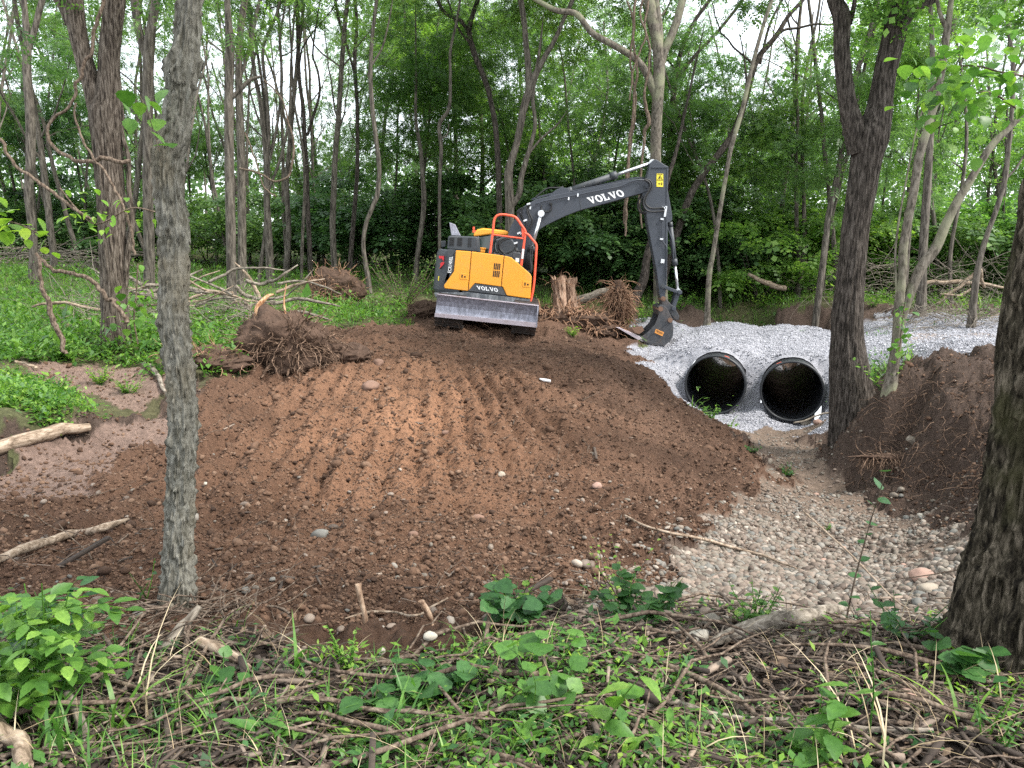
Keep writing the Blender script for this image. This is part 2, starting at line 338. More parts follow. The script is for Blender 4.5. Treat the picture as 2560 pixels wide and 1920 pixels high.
def detail(x, y, zn):
    r = .05*fbm(x*1.1, y*1.1, 0.0, 4)*np.clip(np.asarray(y)/6, .5, 2)
    soil = (zn == 2); ang = np.arctan2(x - AP[0], 23.5 - y); dist = np.hypot(x - AP[0], 23.5 - y)
    ph = ang / .0115 + .75*fbm(x*.6, y*.3, 2.0, 3)
    env = np.clip((dist - 6.5)/5, 0, 1) * np.clip((18.6 - dist)/2.2, 0, 1) * np.clip(.75 + .9*fbm(x*.5, y*.25, 6.0, 3), .15, 1.1)
    groove = (np.abs(np.mod(ph, 2) - 1) - .5) * .125 * env
    r = r + np.where(soil, groove + .06*fbm(x*3.3, y*3.3, 5.0, 4, .6) + .055*np.abs(fbm(x*8, y*8, 8.0, 4, .6)), 0)
    r = r + np.where((zn == 3), .03*fbm(x*4, y*4, 5.0, 4) + .02*np.sign(np.sin(x*7+y*19))*0.5, 0)
    r = r + np.where((zn == 4), .15*fbm(x*2.4, y*2.4, 5.0, 5, .64), 0)
    r = r + np.where((zn == 5), .02*fbm(x*3, y*3, 5.0, 3)+.015*fbm(x*.9, y*.9, 15.0, 2), 0)
    r = r + np.where((zn == 6), .03*fbm(x*3, y*3, 5.0, 4), 0)
    r = r + np.where((zn <= 1), .045*fbm(x*2.5, y*2.5, 7.0, 4), 0)
    return r
def Z(x, y, zn=None):
    x = np.asarray(x, float); y = np.asarray(y, float)
    if zn is None: zn = zone(x, y)
    r = base_z(x, y); c = np.full(r.shape, -9.0)
    for p0, zc in PIPES:                                    # stone heaped over each pipe behind its mouth
        al = (x - p0[0])*PDIR[0] + (y - p0[1])*PDIR[1]; pe = (x - p0[0])*PDIR[1] - (y - p0[1])*PDIR[0]
        ramp_ = np.clip((al - .3)/.5, 0, 1); ramp_ = ramp_*ramp_*(3-2*ramp_)
        c = np.maximum(c, np.where((al > 0) & (al < PLEN-.9), zc - .75 + (.75 + PR_O + .07 + .015*al)*ramp_ - .3*np.clip(np.abs(pe)-.45, 0, 9)**1.6, -9))
    r = np.where(zn == 5, np.maximum(r, c), r)
    for p0, zc in PIPES:                                    # the channel is scooped clear before each mouth
        al = (x - p0[0])*PDIR[0] + (y - p0[1])*PDIR[1]; pe = np.abs((x - p0[0])*PDIR[1] - (y - p0[1])*PDIR[0])
        r = np.where((al > -1.4) & (al < .12) & (pe < 1.1), np.minimum(r, zc - PR_O - .01 + 1.9*np.clip(pe-.42, 0, 9)**1.4 + .6*np.clip(-al-.5, 0, 9)), r)
    return r + detail(x, y, zn)
def G(px, py):
    d = ray(px, py); t = 1.2 * 1.004 ** np.arange(1200); Q = CAM + d[None] * t[:, None]
    z = Z(Q[:, 0], Q[:, 1]); b = Q[:, 2] < z
    return Q[np.argmax(b)] if b.any() else P(px, py, 60)
# the sheet
NR, NC = 1000, 760
q = np.linspace(0, 1, NR); Yr = np.concatenate([np.linspace(-60, 1.2, 40), 1.2 * (140/1.2) ** np.linspace(0, 1, NR-40)**1.0])
Yr = np.sort(Yr); u = np.linspace(-1, 1, NC); half = np.where(Yr < 2, 4 + np.abs(Yr-2)*1.2, 4 + (Yr-2)*.86)
half = np.where(Yr > 40, half + (Yr-40)*.8, half)
GX = half[:, None] * u[None]; GY = Yr[:, None] * np.ones(NC)[None]
GZN = zone(GX, GY); GZ = Z(GX, GY, GZN)
SN = np.zeros(GX.shape, int)                                # stone meets the pipe wall exactly: below it or over it, never through it
for p0, zc in PIPES:
    al = (GX - p0[0])*PDIR[0] + (GY - p0[1])*PDIR[1]; pe = (GX - p0[0])*PDIR[1] - (GY - p0[1])*PDIR[0]; hh = np.sqrt(np.clip(PR_O**2 - pe**2, 0, None))
    m = (al > -.03) & (al < PLEN) & (np.abs(pe) < PR_O)
    SN = np.where(m, np.where(GZ > zc, 2, 1), SN); GZ = np.where(m & (GZ > zc), np.maximum(GZ, zc + hh + .01), GZ); GZ = np.where(m & (SN == 1), np.minimum(GZ, zc - hh - .005), GZ)
CZ = {0: (.075, .07, .035), 1: (.042, .03, .023), 2: (.165, .092, .056), 3: (.21, .145, .115), 4: (.075, .052, .04), 5: (.31, .31, .335), 6: (.15, .11, .083)}
GC = np.zeros(GX.shape + (3,))
for k, c in CZ.items(): GC[GZN == k] = c
n1 = fbm(GX*.35, GY*.3, 21.0, 4)[..., None]; n2 = fbm(GX*1.2, GY*1.2, 31.0, 4)[..., None]
sel = (GZN == 2)[..., None]
GC = np.where(sel, GC * (1 + .28*n2), GC)
cx = np.exp(-(((GX + 1.2 - (GY-8)*-.03)/2.2)**2 + ((GY - 10.5)/4.8)**2))[..., None]          # sandier orange fill in the middle of the heap
GC = np.where(sel, GC * (1 - .22*np.clip(n1*1.2+.1, 0, 1)) * (np.array([.66, .69, .75]) + cx * np.array([.75, .64, .5])), GC)
gm = (np.clip(.5 + .9*n1 + .5*n2, 0, 1)) * np.clip((GY[..., None]-8)/8, .25, 1); GC = np.where((GZN == 0)[..., None], GC*(1-.5*gm) + np.array([.05, .085, .022])*gm*.8, GC)
GC = np.where((GZN == 5)[..., None], GC * (1 + .08*n2), GC)
dr = ((GZN == 5) & (GX > 9.3) & (GY < 19))[..., None]; GC = np.where(dr, GC*.4 + np.array([.27, .2, .15])*.6, GC)
idx = np.arange(NR*NC).reshape(NR, NC)
Fq = np.stack([idx[:-1, :-1], idx[:-1, 1:], idx[1:, 1:], idx[1:, :-1]], -1).reshape(-1, 4)
Vg = np.stack([GX, GY, GZ], -1).reshape(-1, 3); Cg = np.clip(GC, 0, 1).reshape(-1, 3); zf = GZN.reshape(-1)[Fq]
fz = np.maximum(np.maximum(zf[:, 0], zf[:, 1]), np.maximum(zf[:, 2], zf[:, 3])); fc = Vg[Fq].mean(1)
keep = np.ones(len(Fq), bool)
for p0, zc in PIPES:                                        # the pipes are open: no ground inside them
    d = fc[:, :2] - p0; al = d @ PDIR; pe = d @ np.array([PDIR[1], -PDIR[0]])
    pass
sn = SN.reshape(-1)[Fq]; zz_ = Vg[:, 2][Fq]; keep &= ~((sn == 1).any(1) & (sn == 2).any(1) & (sn > 0).all(1) & (np.ptp(zz_, axis=1) > .34))
def sheet(name, zs, mat):
    f = Fq[np.isin(fz, zs) & keep]; used, inv = np.unique(f, return_inverse=True)
    m = mesh_np(name, Vg[used], inv.reshape(f.shape), True)
    a = m.color_attributes.new('Col', 'FLOAT_COLOR', 'POINT'); c = np.ones((len(used), 4), np.float32); c[:, :3] = Cg[used]; a.data.foreach_set('color', c.ravel())
    o = link(name, m, mat); o['kind'] = 'structure'; return o
sheet('forest_floor', [0, 1], M['floor']); sheet('soil_slope', [2, 3, 4], M['soil'])
sheet('gravel_crossing', [5], M['gravel']); sheet('creek_bed', [6], M['creek'])

# ---------------------------------------------------------------- scattered stuff
def sample(n, y0, y1, zs, power=1.0, spread=.78):
    """random points in the seen wedge, thinner with distance"""
    out = []
    while sum(map(len, out)) < n:
        k = max(4000, n); t = rng.random(k)
        y = (y0**(1-power) + t*(y1**(1-power) - y0**(1-power)))**(1/(1-power)) if power != 1 else y0*(y1/y0)**t
        x = (rng.random(k)*2-1) * (y*spread + .6)
        z = zone(x, y); m = np.isin(z, zs); out.append(np.stack([x[m], y[m], z[m]], 1))
        if len(out) > 60: break
    a = np.concatenate(out)[:n]; zz = Z(a[:, 0], a[:, 1], a[:, 2])
    return np.stack([a[:, 0], a[:, 1], zz], 1)
def rock_templates(k, sub, jit, seed):
    r = np.random.default_rng(seed); T = []
    for i in range(k):
        V, Fc = ico(sub); V = V * (1 + jit * (r.random((len(V), 1))*2-1)) * (np.array([1, .75, .55]) + r.random(3)*.25); T.append((V, Fc))
    return T
def scatter_rocks(name, pos, sizes, T, mat, kind='stuff', sink=.25, smooth=False, flat=True):
    nb = NB(); w_ = rng.integers(0, len(T), len(pos))
    for k, (V, Fc) in enumerate(T):
        m = w_ == k
        if not m.any(): continue
        R = rotz(rng.random(m.sum())*6.283) @ rotx(rng.normal(0, .35, m.sum())) @ roty(rng.normal(0, .35, m.sum()))
        p = pos[m].copy(); p[:, 2] += sizes[m]*(.5 - sink)*1.0
        nb.add(*stamp(V, Fc, p, R, sizes[m]))
    o = nb.build(name, mat, None, smooth); return tag(o, kind=kind)
Tc = rock_templates(8, 0, .35, 1); Tp = rock_templates(8, 1, .10, 2); Ts = rock_templates(6, 0, .3, 5)
p = sample(90000, 3.4, 19, [2], 1.3); s_ = .0068 * p[:, 1]**.5 * np.exp(rng.normal(-.45, .6, len(p)))*.62
scatter_rocks('soil_clods', p, s_, Tc, M['clod'])
p = sample(9000, 4, 14, [3, 4], 1.2); scatter_rocks('bank_clods', p, .011*np.exp(rng.normal(0, .5, len(p))), Tc, M['clod'])
p = sample(36000, 3.6, 17, [6], 1.1); p = p[rng.random(len(p)) < np.clip(1.5 - (p[:, 1]-6)*.11, .35, 1)*np.clip(.75+1.2*fbm(p[:,0]*1.1, p[:,1]*1.1, 55., 3), .25, 1)]; s_ = .0125*np.minimum(np.exp(rng.normal(0, .55, len(p))), 2.7)*np.clip(1.35-(p[:, 1]-6)*.06, .6, 1.3); scatter_rocks('creek_pebbles', p, s_, Tp, M['pebble'], smooth=True)
p = sample(30000, 3.4, 14, [1, 2, 4], 1.0); j = rng.normal(0, .38, (len(p), 2)); p = p[inside(p[:, 0] + j[:, 0], p[:, 1] + j[:, 1], ZP['P'][0])]; scatter_rocks('edge_pebbles', p, .0145*np.exp(rng.normal(0, .5, len(p))), Tp, M['pebble'], smooth=True)
p = sample(2600, 3.2, 9, [1, 2], 1.2); p = p[(p[:, 0] > .3) | (rng.random(len(p)) < .2)]; scatter_rocks('scattered_pebbles', p, .016*np.exp(rng.normal(0, .5, len(p))), Tp, M['pebble'], smooth=True)
p = sample(85000, 13, 25, [5], 1.0); 
for p0, zc in PIPES:
    d = p[:, :2] - p0; p = p[~(((d @ PDIR) > -.3) & ((d @ PDIR) < PLEN) & (np.hypot(d @ np.array([PDIR[1], -PDIR[0]]), p[:, 2] - zc) < PR_O + .03))]
scatter_rocks('gravel_stones', p, .0125*np.exp(rng.normal(0, .35, len(p))), Ts, M['stone'])
# litter of chips, bark and twigs
bx = np.array([[x, y, z] for x in (-.5, .5) for y in (-.5, .5) for z in (-.5, .5)]); bf = np.array([(0,1,3,2),(4,6,7,5),(0,4,5,1),(2,3,7,6),(0,2,6,4),(1,5,7,3)])
p = sample(9500, 2.0, 6.2, [1], 1.2); p2 = sample(1700, 4, 13, [2, 6, 4], 1.1); p = np.concatenate([p, p2]); n = len(p)
L = .05*np.exp(rng.normal(0, .75, n)); Wd = .003 + .011*rng.random(n)**3*(1+L*5)
p[:, 2] += .008 + .03*rng.random(n)*(p[:, 1] < 6)
nb = NB(); nb.add(*stamp(bx, bf, p, rotz(rng.random(n)*6.283) @ roty(rng.normal(0, .2, n)), np.stack([L, Wd, Wd*.7], 1)))
tag(nb.build('twig_litter', M['twig'], None, False), kind='stuff')
M['dead'] = island_mat('dead', [(0, (.035, .024, .017)), (.5, (.085, .055, .036)), (1, (.17, .12, .08))], .8, 18, .004)
p = sample(3800, 2.0, 6.0, [1], 1.1); p[:, 2] += .012; n = len(p); DT = np.array([[0, -.5, 0], [.32, 0, .12], [0, .5, .03], [-.3, 0, .1]]); nb = NB()
nb.add(*stamp(DT, np.array([[0, 1, 2, 3]]), p, rotz(rng.random(n)*6.283) @ rotx(rng.normal(0, .35, n)), .035*np.exp(rng.normal(0, .4, n)))); tag(nb.build('leaf_litter', M['dead'], None, False), kind='stuff')
def wiggle(p0, d, L, r0, k=7, amp=.12, up=0, r=random):
    """a crooked stem: points + radii"""
    pts = [np.array(p0, float)]; d = np.array(d, float); d /= np.linalg.norm(d)
    for i in range(k):
        d = d + np.array([r.gauss(0, amp), r.gauss(0, amp), r.gauss(0, amp) + up]); d /= np.linalg.norm(d); pts.append(pts[-1] + d*L/k)
    return np.array(pts), r0*np.linspace(1, .35, k+1)
nb = NB()
for q_ in sample(150, 2.1, 5.5, [1], 1.0):                     # stouter sticks
    a = random.gauss(0, .7) + (math.pi if random.random() < .5 else 0); pp, rr = wiggle(q_ + np.array([0, 0, .03]), (math.cos(a), math.sin(a), random.gauss(.04, .06)), random.uniform(.3, 1.1), random.uniform(.006, .014), 8, .12, -.005)
    zz = Z(pp[:, 0], pp[:, 1]); pp[:, 2] = np.maximum(pp[:, 2], zz+.01); pp[:, 2] = np.minimum(pp[:, 2], zz+.09); nb.add(*tube_np(pp, rr, 6))
for q_ in sample(620, 2.1, 6.5, [1], 1.0):
    a = random.gauss(0, .8) + (math.pi if random.random() < .5 else 0); pp, rr = wiggle(q_ + np.array([0, 0, .015]), (math.cos(a), math.sin(a), random.gauss(.06, .08)), random.uniform(.15, .8), random.uniform(.002, .007), 7, .16, -.005)
    zz = Z(pp[:, 0], pp[:, 1]); pp[:, 2] = np.maximum(pp[:, 2], zz+.004); pp[:, 2] = np.minimum(pp[:, 2], zz+.06); nb.add(*tube_np(pp, rr, 5))
for i in range(150):                                        # debris heaped round the foot of the knobbly tree
    q_ = np.array([-1.48 + random.gauss(0, .22), 3.28 + random.gauss(0, .16), 0]); q_[2] = float(Z(q_[0], q_[1])) + random.uniform(0, .07); a = random.random()*6.283
    pp, rr = wiggle(q_, (math.cos(a), math.sin(a), random.gauss(0, .15)), random.uniform(.1, .45), random.uniform(.002, .008), 6, .15, -.01); nb.add(*tube_np(pp, rr, 5))
for q_ in sample(330, 4.5, 19, [2, 4, 6], .8):
    a = random.random()*6.283; pp, rr = wiggle(q_, (math.cos(a), math.sin(a), random.gauss(.2, .25)), random.uniform(.15, .6), random.uniform(.002, .006), 6, .22, -.03)
    nb.add(*tube_np(pp, rr, 5))
tag(nb.build('fine_sticks', M['vine'], None, True), kind='stuff')
# ground cover
LF = np.array([[0, 0, 0], [.28, .42, .05], [0, 1, -.05], [-.28, .42, .05]]); LQ = np.array([[0, 1, 2, 3]])
def cover(name, p, mat, h, leaf, per, lean=.7, slim=1.0):
    n = len(p); P_ = np.repeat(p, per, 0); k = len(P_)
    H = h*np.repeat(np.exp(rng.normal(0, .4, n)), per); t = rng.random(k)
    P_ = P_ + np.stack([rng.normal(0, .06, k)+0*H, rng.normal(0, .06, k), H*t], 1)
    R = rotz(rng.random(k)*6.283) @ rotx(rng.normal(.1, lean, k)); s = leaf*np.exp(rng.normal(0, .35, k))
    nb = NB(); nb.add(*stamp(LF, LQ, P_, R, np.stack([s*slim, s, s], 1))); return tag(nb.build(name, mat, None, False), kind='stuff')
def patch(p, thr, sc=.5): return p[fbm(p[:, 0]*sc, p[:, 1]*sc, 44.0, 3) > thr]
p = sample(30000, 11, 60, [0], 1.25, .8); cover('green_ground_cover', patch(p, -.45), M['herb'], .28, .09, 4, .7)
p = sample(9000, 12, 34, [0], 1.2, .8); cover('pale_ground_cover', patch(p, .0, .8), M['herb_yellow'], .3, .075, 4, .6, .6)
p = sample(700, 11.5, 30, [4, 5], 1.2, .8); cover('bank_weeds', patch(p[(p[:,1]>20)|(p[:,0]<0)], .15), M['herb'], .16, .07, 5)
p = sample(4200, 2.0, 5.0, [1], 1.0); p = p[(fbm(p[:,0]*1.3, p[:,1]*1.3, 3.0, 3) - (p[:, 1]-2.6)*.35 + np.where(p[:, 0] < .1, -.16, -.46) > -.1)]; cover('low_weeds', p, M['herb'], .05, .026, 7, .5)
p = sample(1500, 2.0, 4.2, [1], 1.0); p = p[(fbm(p[:,0]*1.1, p[:,1]*1.1, 73.0, 3) > np.where(p[:, 0] < .1, .22, .4))]; cover('low_bright_weeds', p, M['herb_yellow'], .05, .03, 6, .5, .8)
p = sample(9000, 7.3, 14, [0], 1.0, .8); p = p[p[:, 0] < 0]; p = p[fbm(p[:, 0]*.9, p[:, 1]*.9, 61., 3) > -.15]; cover('shelf_weeds', p[::2], M['herb_yellow'], .1, .05, 5, .6); cover('shelf_leaves', p[::2], M['herb'], .14, .06, 5, .6)
p = sample(300, 2.1, 4.6, [1], 1.0); cover('low_clover', p, M['herb_blue'], .05, .04, 5, .4)
# grass blades
def blade_t(k=5, curve=.5):
    t = np.linspace(0, 1, k); V = []
    for a in t: V += [[-.5*(1-a**2), curve*a*a, a*(1-.25*a)], [.5*(1-a**2), curve*a*a, a*(1-.25*a)]]
    return np.array(V), np.array([[2*i, 2*i+1, 2*i+3, 2*i+2] for i in range(k-1)])
BT, BF = blade_t(6, .6)
def grass(name, p, mat, h, wd, kind='stuff', smooth=True):
    n = len(p); s = h*np.exp(rng.normal(0, .35, n)); nb = NB()
    nb.add(*stamp(BT, BF, p, rotz(rng.random(n)*6.283) @ rotx(rng.normal(-.15, .28, n)), np.stack([wd*np.exp(rng.normal(0, .3, n)), s, s], 1)))
    return tag(nb.build(name, mat, None, smooth), kind=kind)
p = sample(1900, 2.0, 3.4, [1], 1.0); c_ = fbm(p[:,0]*1.5, p[:,1]*1.5, 12.0, 3) + np.where(p[:,0] < 0, .2, -.45) - (p[:, 1]-2.6)*.35; grass('near_grass', p[c_ > .05], M['herb'], .12, .006)
p = sample(600, 2.0, 5, [1], 1.0); grass('dry_grass', p, M['straw'], .17, .003)
p = sample(26000, 13, 45, [0], 1.2, .8); p = patch(p, .0, .3); grass('far_grass', p, M['herb_yellow'], .3, .02)
# ---------------------------------------------------------------- crowns (shared meshes)
def compound(n=9, w_=.2):
    V, Fc = [], []
    for i in range(n):
        t = (i//2 + .6) / (n/2); s = (1 if i % 2 else -1); base = np.array([0, t, -.12*t*t])
        d = np.array([s*.9, .5, -.18]) if i < n-1 else np.array([0, 1, -.2]); d /= np.linalg.norm(d)
        side = np.cross(d, [0, 0, 1]); side /= np.linalg.norm(side); L = .42
        b = len(V); V += [base, base + d*L*.45 + side*L*w_, base + d*L, base + d*L*.45 - side*L*w_]; Fc.append([b, b+1, b+2, b+3])
    return np.array(V), np.array(Fc)
CPL = compound(9); CPB = compound(5, .42)
def crown_mesh(name, rad, hgt, clumps, per, leaf, T, seed, flat=.55):
    r = np.random.default_rng(seed); C = []
    for i in range(clumps):
        d = r.normal(size=3); d /= np.linalg.norm(d); q_ = r.random()**.45; C.append(d*q_*np.array([rad, rad, hgt]))
    C = np.array(C); pos = np.repeat(C, per, 0); k = len(pos)
    d = r.normal(size=(k, 3)); d /= np.linalg.norm(d, axis=1)[:, None]; cr = np.repeat(.45 + .8*r.random(clumps), per)[:, None]
    pos = pos + d*cr*(r.random((k, 1))**.4)*np.array([1, 1, flat])*rad*.3
    R = rotz(np.arctan2(-d[:, 0], d[:, 1]) + r.normal(0, .6, k)) @ rotx(r.normal(-.25, .4, k)) @ roty(r.normal(0, .4, k))
    V, Fc = stamp(T[0], T[1], pos, R, leaf*np.exp(r.normal(0, .25, k))); return mesh_np(name, V, Fc), C
CROWN = {}
def crowns(key, n, *a, mat):
    CROWN[key] = []
    for i in range(n):
        m, C = crown_mesh('crown', *a, seed=100+i+hash(key) % 1 + len(CROWN)*10); m.materials.append(M[mat]); CROWN[key].append((m, C))
crowns('mid', 5, 3.2, 3.4, 42, 62, .26, CPL, mat='leaf')
crowns('cool', 4, 3.2, 3.4, 42, 62, .26, CPL, mat='leaf_cool')
crowns('airy', 4, 3.4, 3.6, 26, 46, .24, CPL, mat='leaf')
crowns('bright', 4, 2.8, 2.8, 34, 60, .22, CPB, mat='leaf_bright')
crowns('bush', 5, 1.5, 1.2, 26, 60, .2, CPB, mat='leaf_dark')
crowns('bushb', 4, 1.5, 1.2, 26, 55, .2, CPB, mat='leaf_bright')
def put_crown(parent, key, at_, sc=1.0, rz=None):
    m = random.choice(CROWN[key])[0]; o = link('crown', m, None, parent)
    o.location = Vector(at_) - (parent.location if parent else Vector((0, 0, 0))); o.rotation_euler = (0, 0, random.random()*6.28 if rz is None else rz)
    o.scale = (sc, sc, sc) if np.isscalar(sc) else sc; return o
# ---------------------------------------------------------------- trunks
def ridges(amp, fx, fy, seed):
    def f(a, l, R):
        rr = R.mean(); x = np.cos(a)*fx; y = np.sin(a)*fx
        v = vnoise(x*1.0 + 0*l, y + 0*l, l*fy + seed); v2 = vnoise(x*2.1, y*2.1, l*fy*2.3 + seed + 5)
        return amp*(-np.abs(v)*1.4 + .5 + .5*v2)
    return f
def corky(amp):
    def f(a, l, R):
        x = np.cos(a)*3.6; y = np.sin(a)*3.6
        rid = 1 - np.abs(vnoise(x*1.1, y*1.1, l*3.2 + 1.5))*3.2; m = vnoise(x*2.6, y*2.6, l*15); kn = vnoise(x*4.2, y*4.2, l*34 + 9)
        return amp*(np.clip(rid, 0, 1)*np.clip(.35 + 1.1*m, 0, 1.4)*2.1 + np.clip(kn - .25, 0, 1)*2.6 + .12*m)
    return f
def trunk_path(px, Y, ext_top=0.0, to_ground=True, wk=.8):
    K = []
    for q_ in px:
        yy = q_[3] if len(q_) > 3 else Y
        a = P(q_[0], q_[1], yy); K.append([*a, q_[2]/2*scale_at(q_[0], q_[1], yy)*wk])
    K = np.array(K)
    if to_ground:
        b = K[0]; g = float(Z(b[0], b[1]))
        if b[2] - g > .12: K = np.vstack([[b[0] + (b[0]-K[1][0])*.1, b[1], g - .15, b[3]*1.25], K])
        else: K[0, 2] = g - .12
    if ext_top:
        d = K[-1, :3] - K[-2, :3]; d /= np.linalg.norm(d); d = d*.8 + np.array([0, 0, .35]); d /= np.linalg.norm(d); e = []
        r = K[-1, 3]
        for i in range(1, 5): e.append([*(K[-1, :3] + d*ext_top*i/4), r*(1 - .2*i)])
        K = np.vstack([K] + [np.array(e)])
    return K
def tree(name, label, Y, main, limbs=(), mat='bark_far', crown=(), ext=4, seg=14, disp=None, dens=9, group=None, flare=1.25, extras=0, cat='tree', wk=.8):
    """trunk (with its limbs) and crowns; main and limbs are photo outlines from the foot upwards, laid out at their own distance"""
    K = trunk_path(main, Y, ext, True, wk); base = K[0, :3].copy(); base[2] = float(Z(base[0], base[1]))
    root = empty(name, base); tag(root, label, cat, group)
    L = np.linalg.norm(np.diff(K[:, :3], axis=0), axis=1).sum(); C = crom(K, max(12, int(L*dens)))
    h = C[:, 2] - base[2]; C[:, 3] *= 1 + (flare - 1)*np.exp(-np.clip(h, 0, 9)/(C[0, 3]*1.8 + .05))
    nb = NB(); nb.add(*tube_np(C[:, :3], C[:, 3], seg, disp)); tops = [C[-1, :3]]
    for lm in limbs:
        e = lm[-1] if np.isscalar(lm[-1]) else 2.5; lp = [q_ for q_ in lm if not np.isscalar(q_)]
        K2 = trunk_path(lp, Y, e, False, wk); L2 = np.linalg.norm(np.diff(K2[:, :3], axis=0), axis=1).sum(); C2 = crom(K2, max(8, int(L2*dens)))
        nb.add(*tube_np(C2[:, :3], np.maximum(C2[:, 3], .006), max(6, seg*3//4 if disp else seg//2+2), disp)); tops.append(C2[-1, :3])
    for i in range(extras):                                 # thin natural side branches
        k = random.randint(int(len(C)*.3), len(C)-2); s = C[k, :3]; a = random.random()*6.283
        pp, rr = wiggle(s, (math.cos(a), math.sin(a), random.uniform(.4, 1.4)), random.uniform(1.5, 4), C[k, 3]*random.uniform(.25, .5), 9, .14, .03); nb.add(*tube_np(pp, rr, 6))
    nb.build('trunk', M[mat], root, True, tuple(base)).location = (0, 0, 0)
    for c in crown:
        key, cx_, cy_, cY, sc = c; put_crown(root, key, P(cx_, cy_, cY), sc)
    return root, tops
# --- the near and named trees
tree('knobbly_tree', 'grey knobbly-barked slim trunk standing closest on the left, between camera and soil heap', 3.45,
     [(441,1540,84),(441,1500,79),(446,1435,77),(446,1350,76),(449,1280,75),(451,1262,73),(453,1200,73),(456,1120,73),(457,1020,74),(454,960,74),(448,900,74),(441,850,74),(434,800,76),(434,720,74),(436,640,72),(437,590,74),(429,540,76),(422,480,74),(419,428,74),(424,380,78),(434,330,80),(441,285,74),(447,240,72),(451,205,78),(455,180,84),(462,150,80),(468,110,66),(470,60,62),(473,0,62)],
     [[(452,175,50),(425,168,34),(408,178,20),0]], mat='bark_hack', ext=6, seg=130, dens=150, disp=corky(.19), wk=.78, flare=1.3, crown=[('airy',500,-2300,3.6,.7)])
vine = [[(300,890,26),(306,800,22),(318,640,18),(330,560,16),(322,470,14),(322,400,12),(305,330,12),(300,230,12),(290,150,11),(275,60,10),(268,0,10),1.5]]
tree('shaggy_double_tree', 'big shaggy-barked tree forking into two trunks, wrapped in vines, left', 12.9,
     [(293,893,92),(290,850,76),(288,795,71),(283,720,70),(281,640,73),(280,560,76),(276,480,78),(272,420,80),(268,350,88),(266,290,96),(272,235,74),(273,155,60),(278,78,58),(287,0,60)],
     [[(262,330,60),(245,270,60),(230,215,54),(212,155,50),(196,90,52),(182,0,56),4],[(175,60,28),(158,20,26),(138,-10,24),2],[(302,893,30),(305,830,22),(300,760,16),(262,690,12),(235,655,9),0]] + vine,
     mat='bark_brown', ext=5, seg=64, dens=26, disp=ridges(.11, 7, .9, 3), crown=[('airy',200,-420,13.5,1),('airy',380,-480,13,.9)])
tree('forked_tree', 'thick dark tree forking into a wide V beside the pipes', 13.0,
     [(2150,1075,150),(2136,1030,134),(2126,960,118),(2122,912,108),(2118,850,94),(2118,795,90),(2125,720,82),(2132,640,78),(2138,570,80),(2149,505,82),(2160,440,86),(2168,389,92),(2178,340,104),(2196,285,78),(2204,233,68),(2219,155,66),(2238,78,66),(2248,0,68)],
     [[(2150,380,70),(2136,320,66),(2122,272,54),(2110,194,49),(2104,117,46),(2103,39,52),(2087,0,44),4],[(2262,60,26),(2290,22,24),(2340,-4,20),2.5],[(2122,60,20),(2134,20,14),(2138,-10,12),2]],
     mat='bark_dark', ext=5, seg=80, dens=30, disp=ridges(.09, 8, 1.1, 8), flare=1.15, crown=[('bright',2050,-420,13.5,1),('bright',2400,-430,12.5,.9)])
tree('twin_stem_tree', 'pale tree with two stems parting low, on the bank right of the forked tree', 12.0,
     [(2228,948,34),(2236,900,31),(2242,850,29),(2248,757,29),(2256,680,26),(2258,622,26),(2270,550,25),(2283,486,25),(2299,389,26),(2316,330,24),(2338,253,22),(2352,190,20),(2362,120,20),(2370,60,20),(2378,0,16)],
     [[(2246,850,20),(2256,795,24),(2266,760,28),(2284,710,30),(2306,663,32),(2338,622,30),(2365,560,28),(2392,505,26),(2420,460,24),(2439,428,22),(2478,365,22),(2516,327,18),(2555,288,15),(2600,230,12),2],[(2366,70,14),(2352,40,12),(2343,0,10),1.5],[(2244,830,6),(2240,700,7),(2238,640,6),(2246,560,6),(2262,470,5),(2290,330,5),(2330,200,4),1]],
     mat='bark_smooth', ext=4, seg=24, dens=16, disp=ridges(.05, 4, 1.4, 2), crown=[('bright',2480,-260,12.5,.8)])
tree('rough_tree', 'massive mossy rough-barked trunk cut off by the right edge, nearest', 2.9,
     [(2575,1770,600),(2585,1720,500),(2594,1660,430),(2606,1590,390),(2616,1500,364),(2634,1420,352),(2648,1340,344),(2668,1200,342),(2685,1080,338),(2700,950,334),(2716,800,334),(2732,650,330),(2750,500,326),(2766,380,322),(2790,200,318),(2820,0,310)],
     [[(2520,1080,60,3.2),(2512,960,44,3.25),(2510,880,40,3.3),(2520,800,38,3.3),(2532,720,38,3.35),(2548,640,38,3.4),(2566,540,36,3.45),(2592,400,36,3.5),(2640,200,34,3.6),3],
      [(2560,1590,180,2.9),(2470,1650,120,2.85),(2400,1690,66,2.8),(2330,1730,26,2.75),0]],
     mat='bark_moss', ext=6, seg=340, dens=150, disp=ridges(.1, 13, 9, 8), flare=1.1, wk=.97, crown=[('airy',2900,-2600,3.4,.7)])
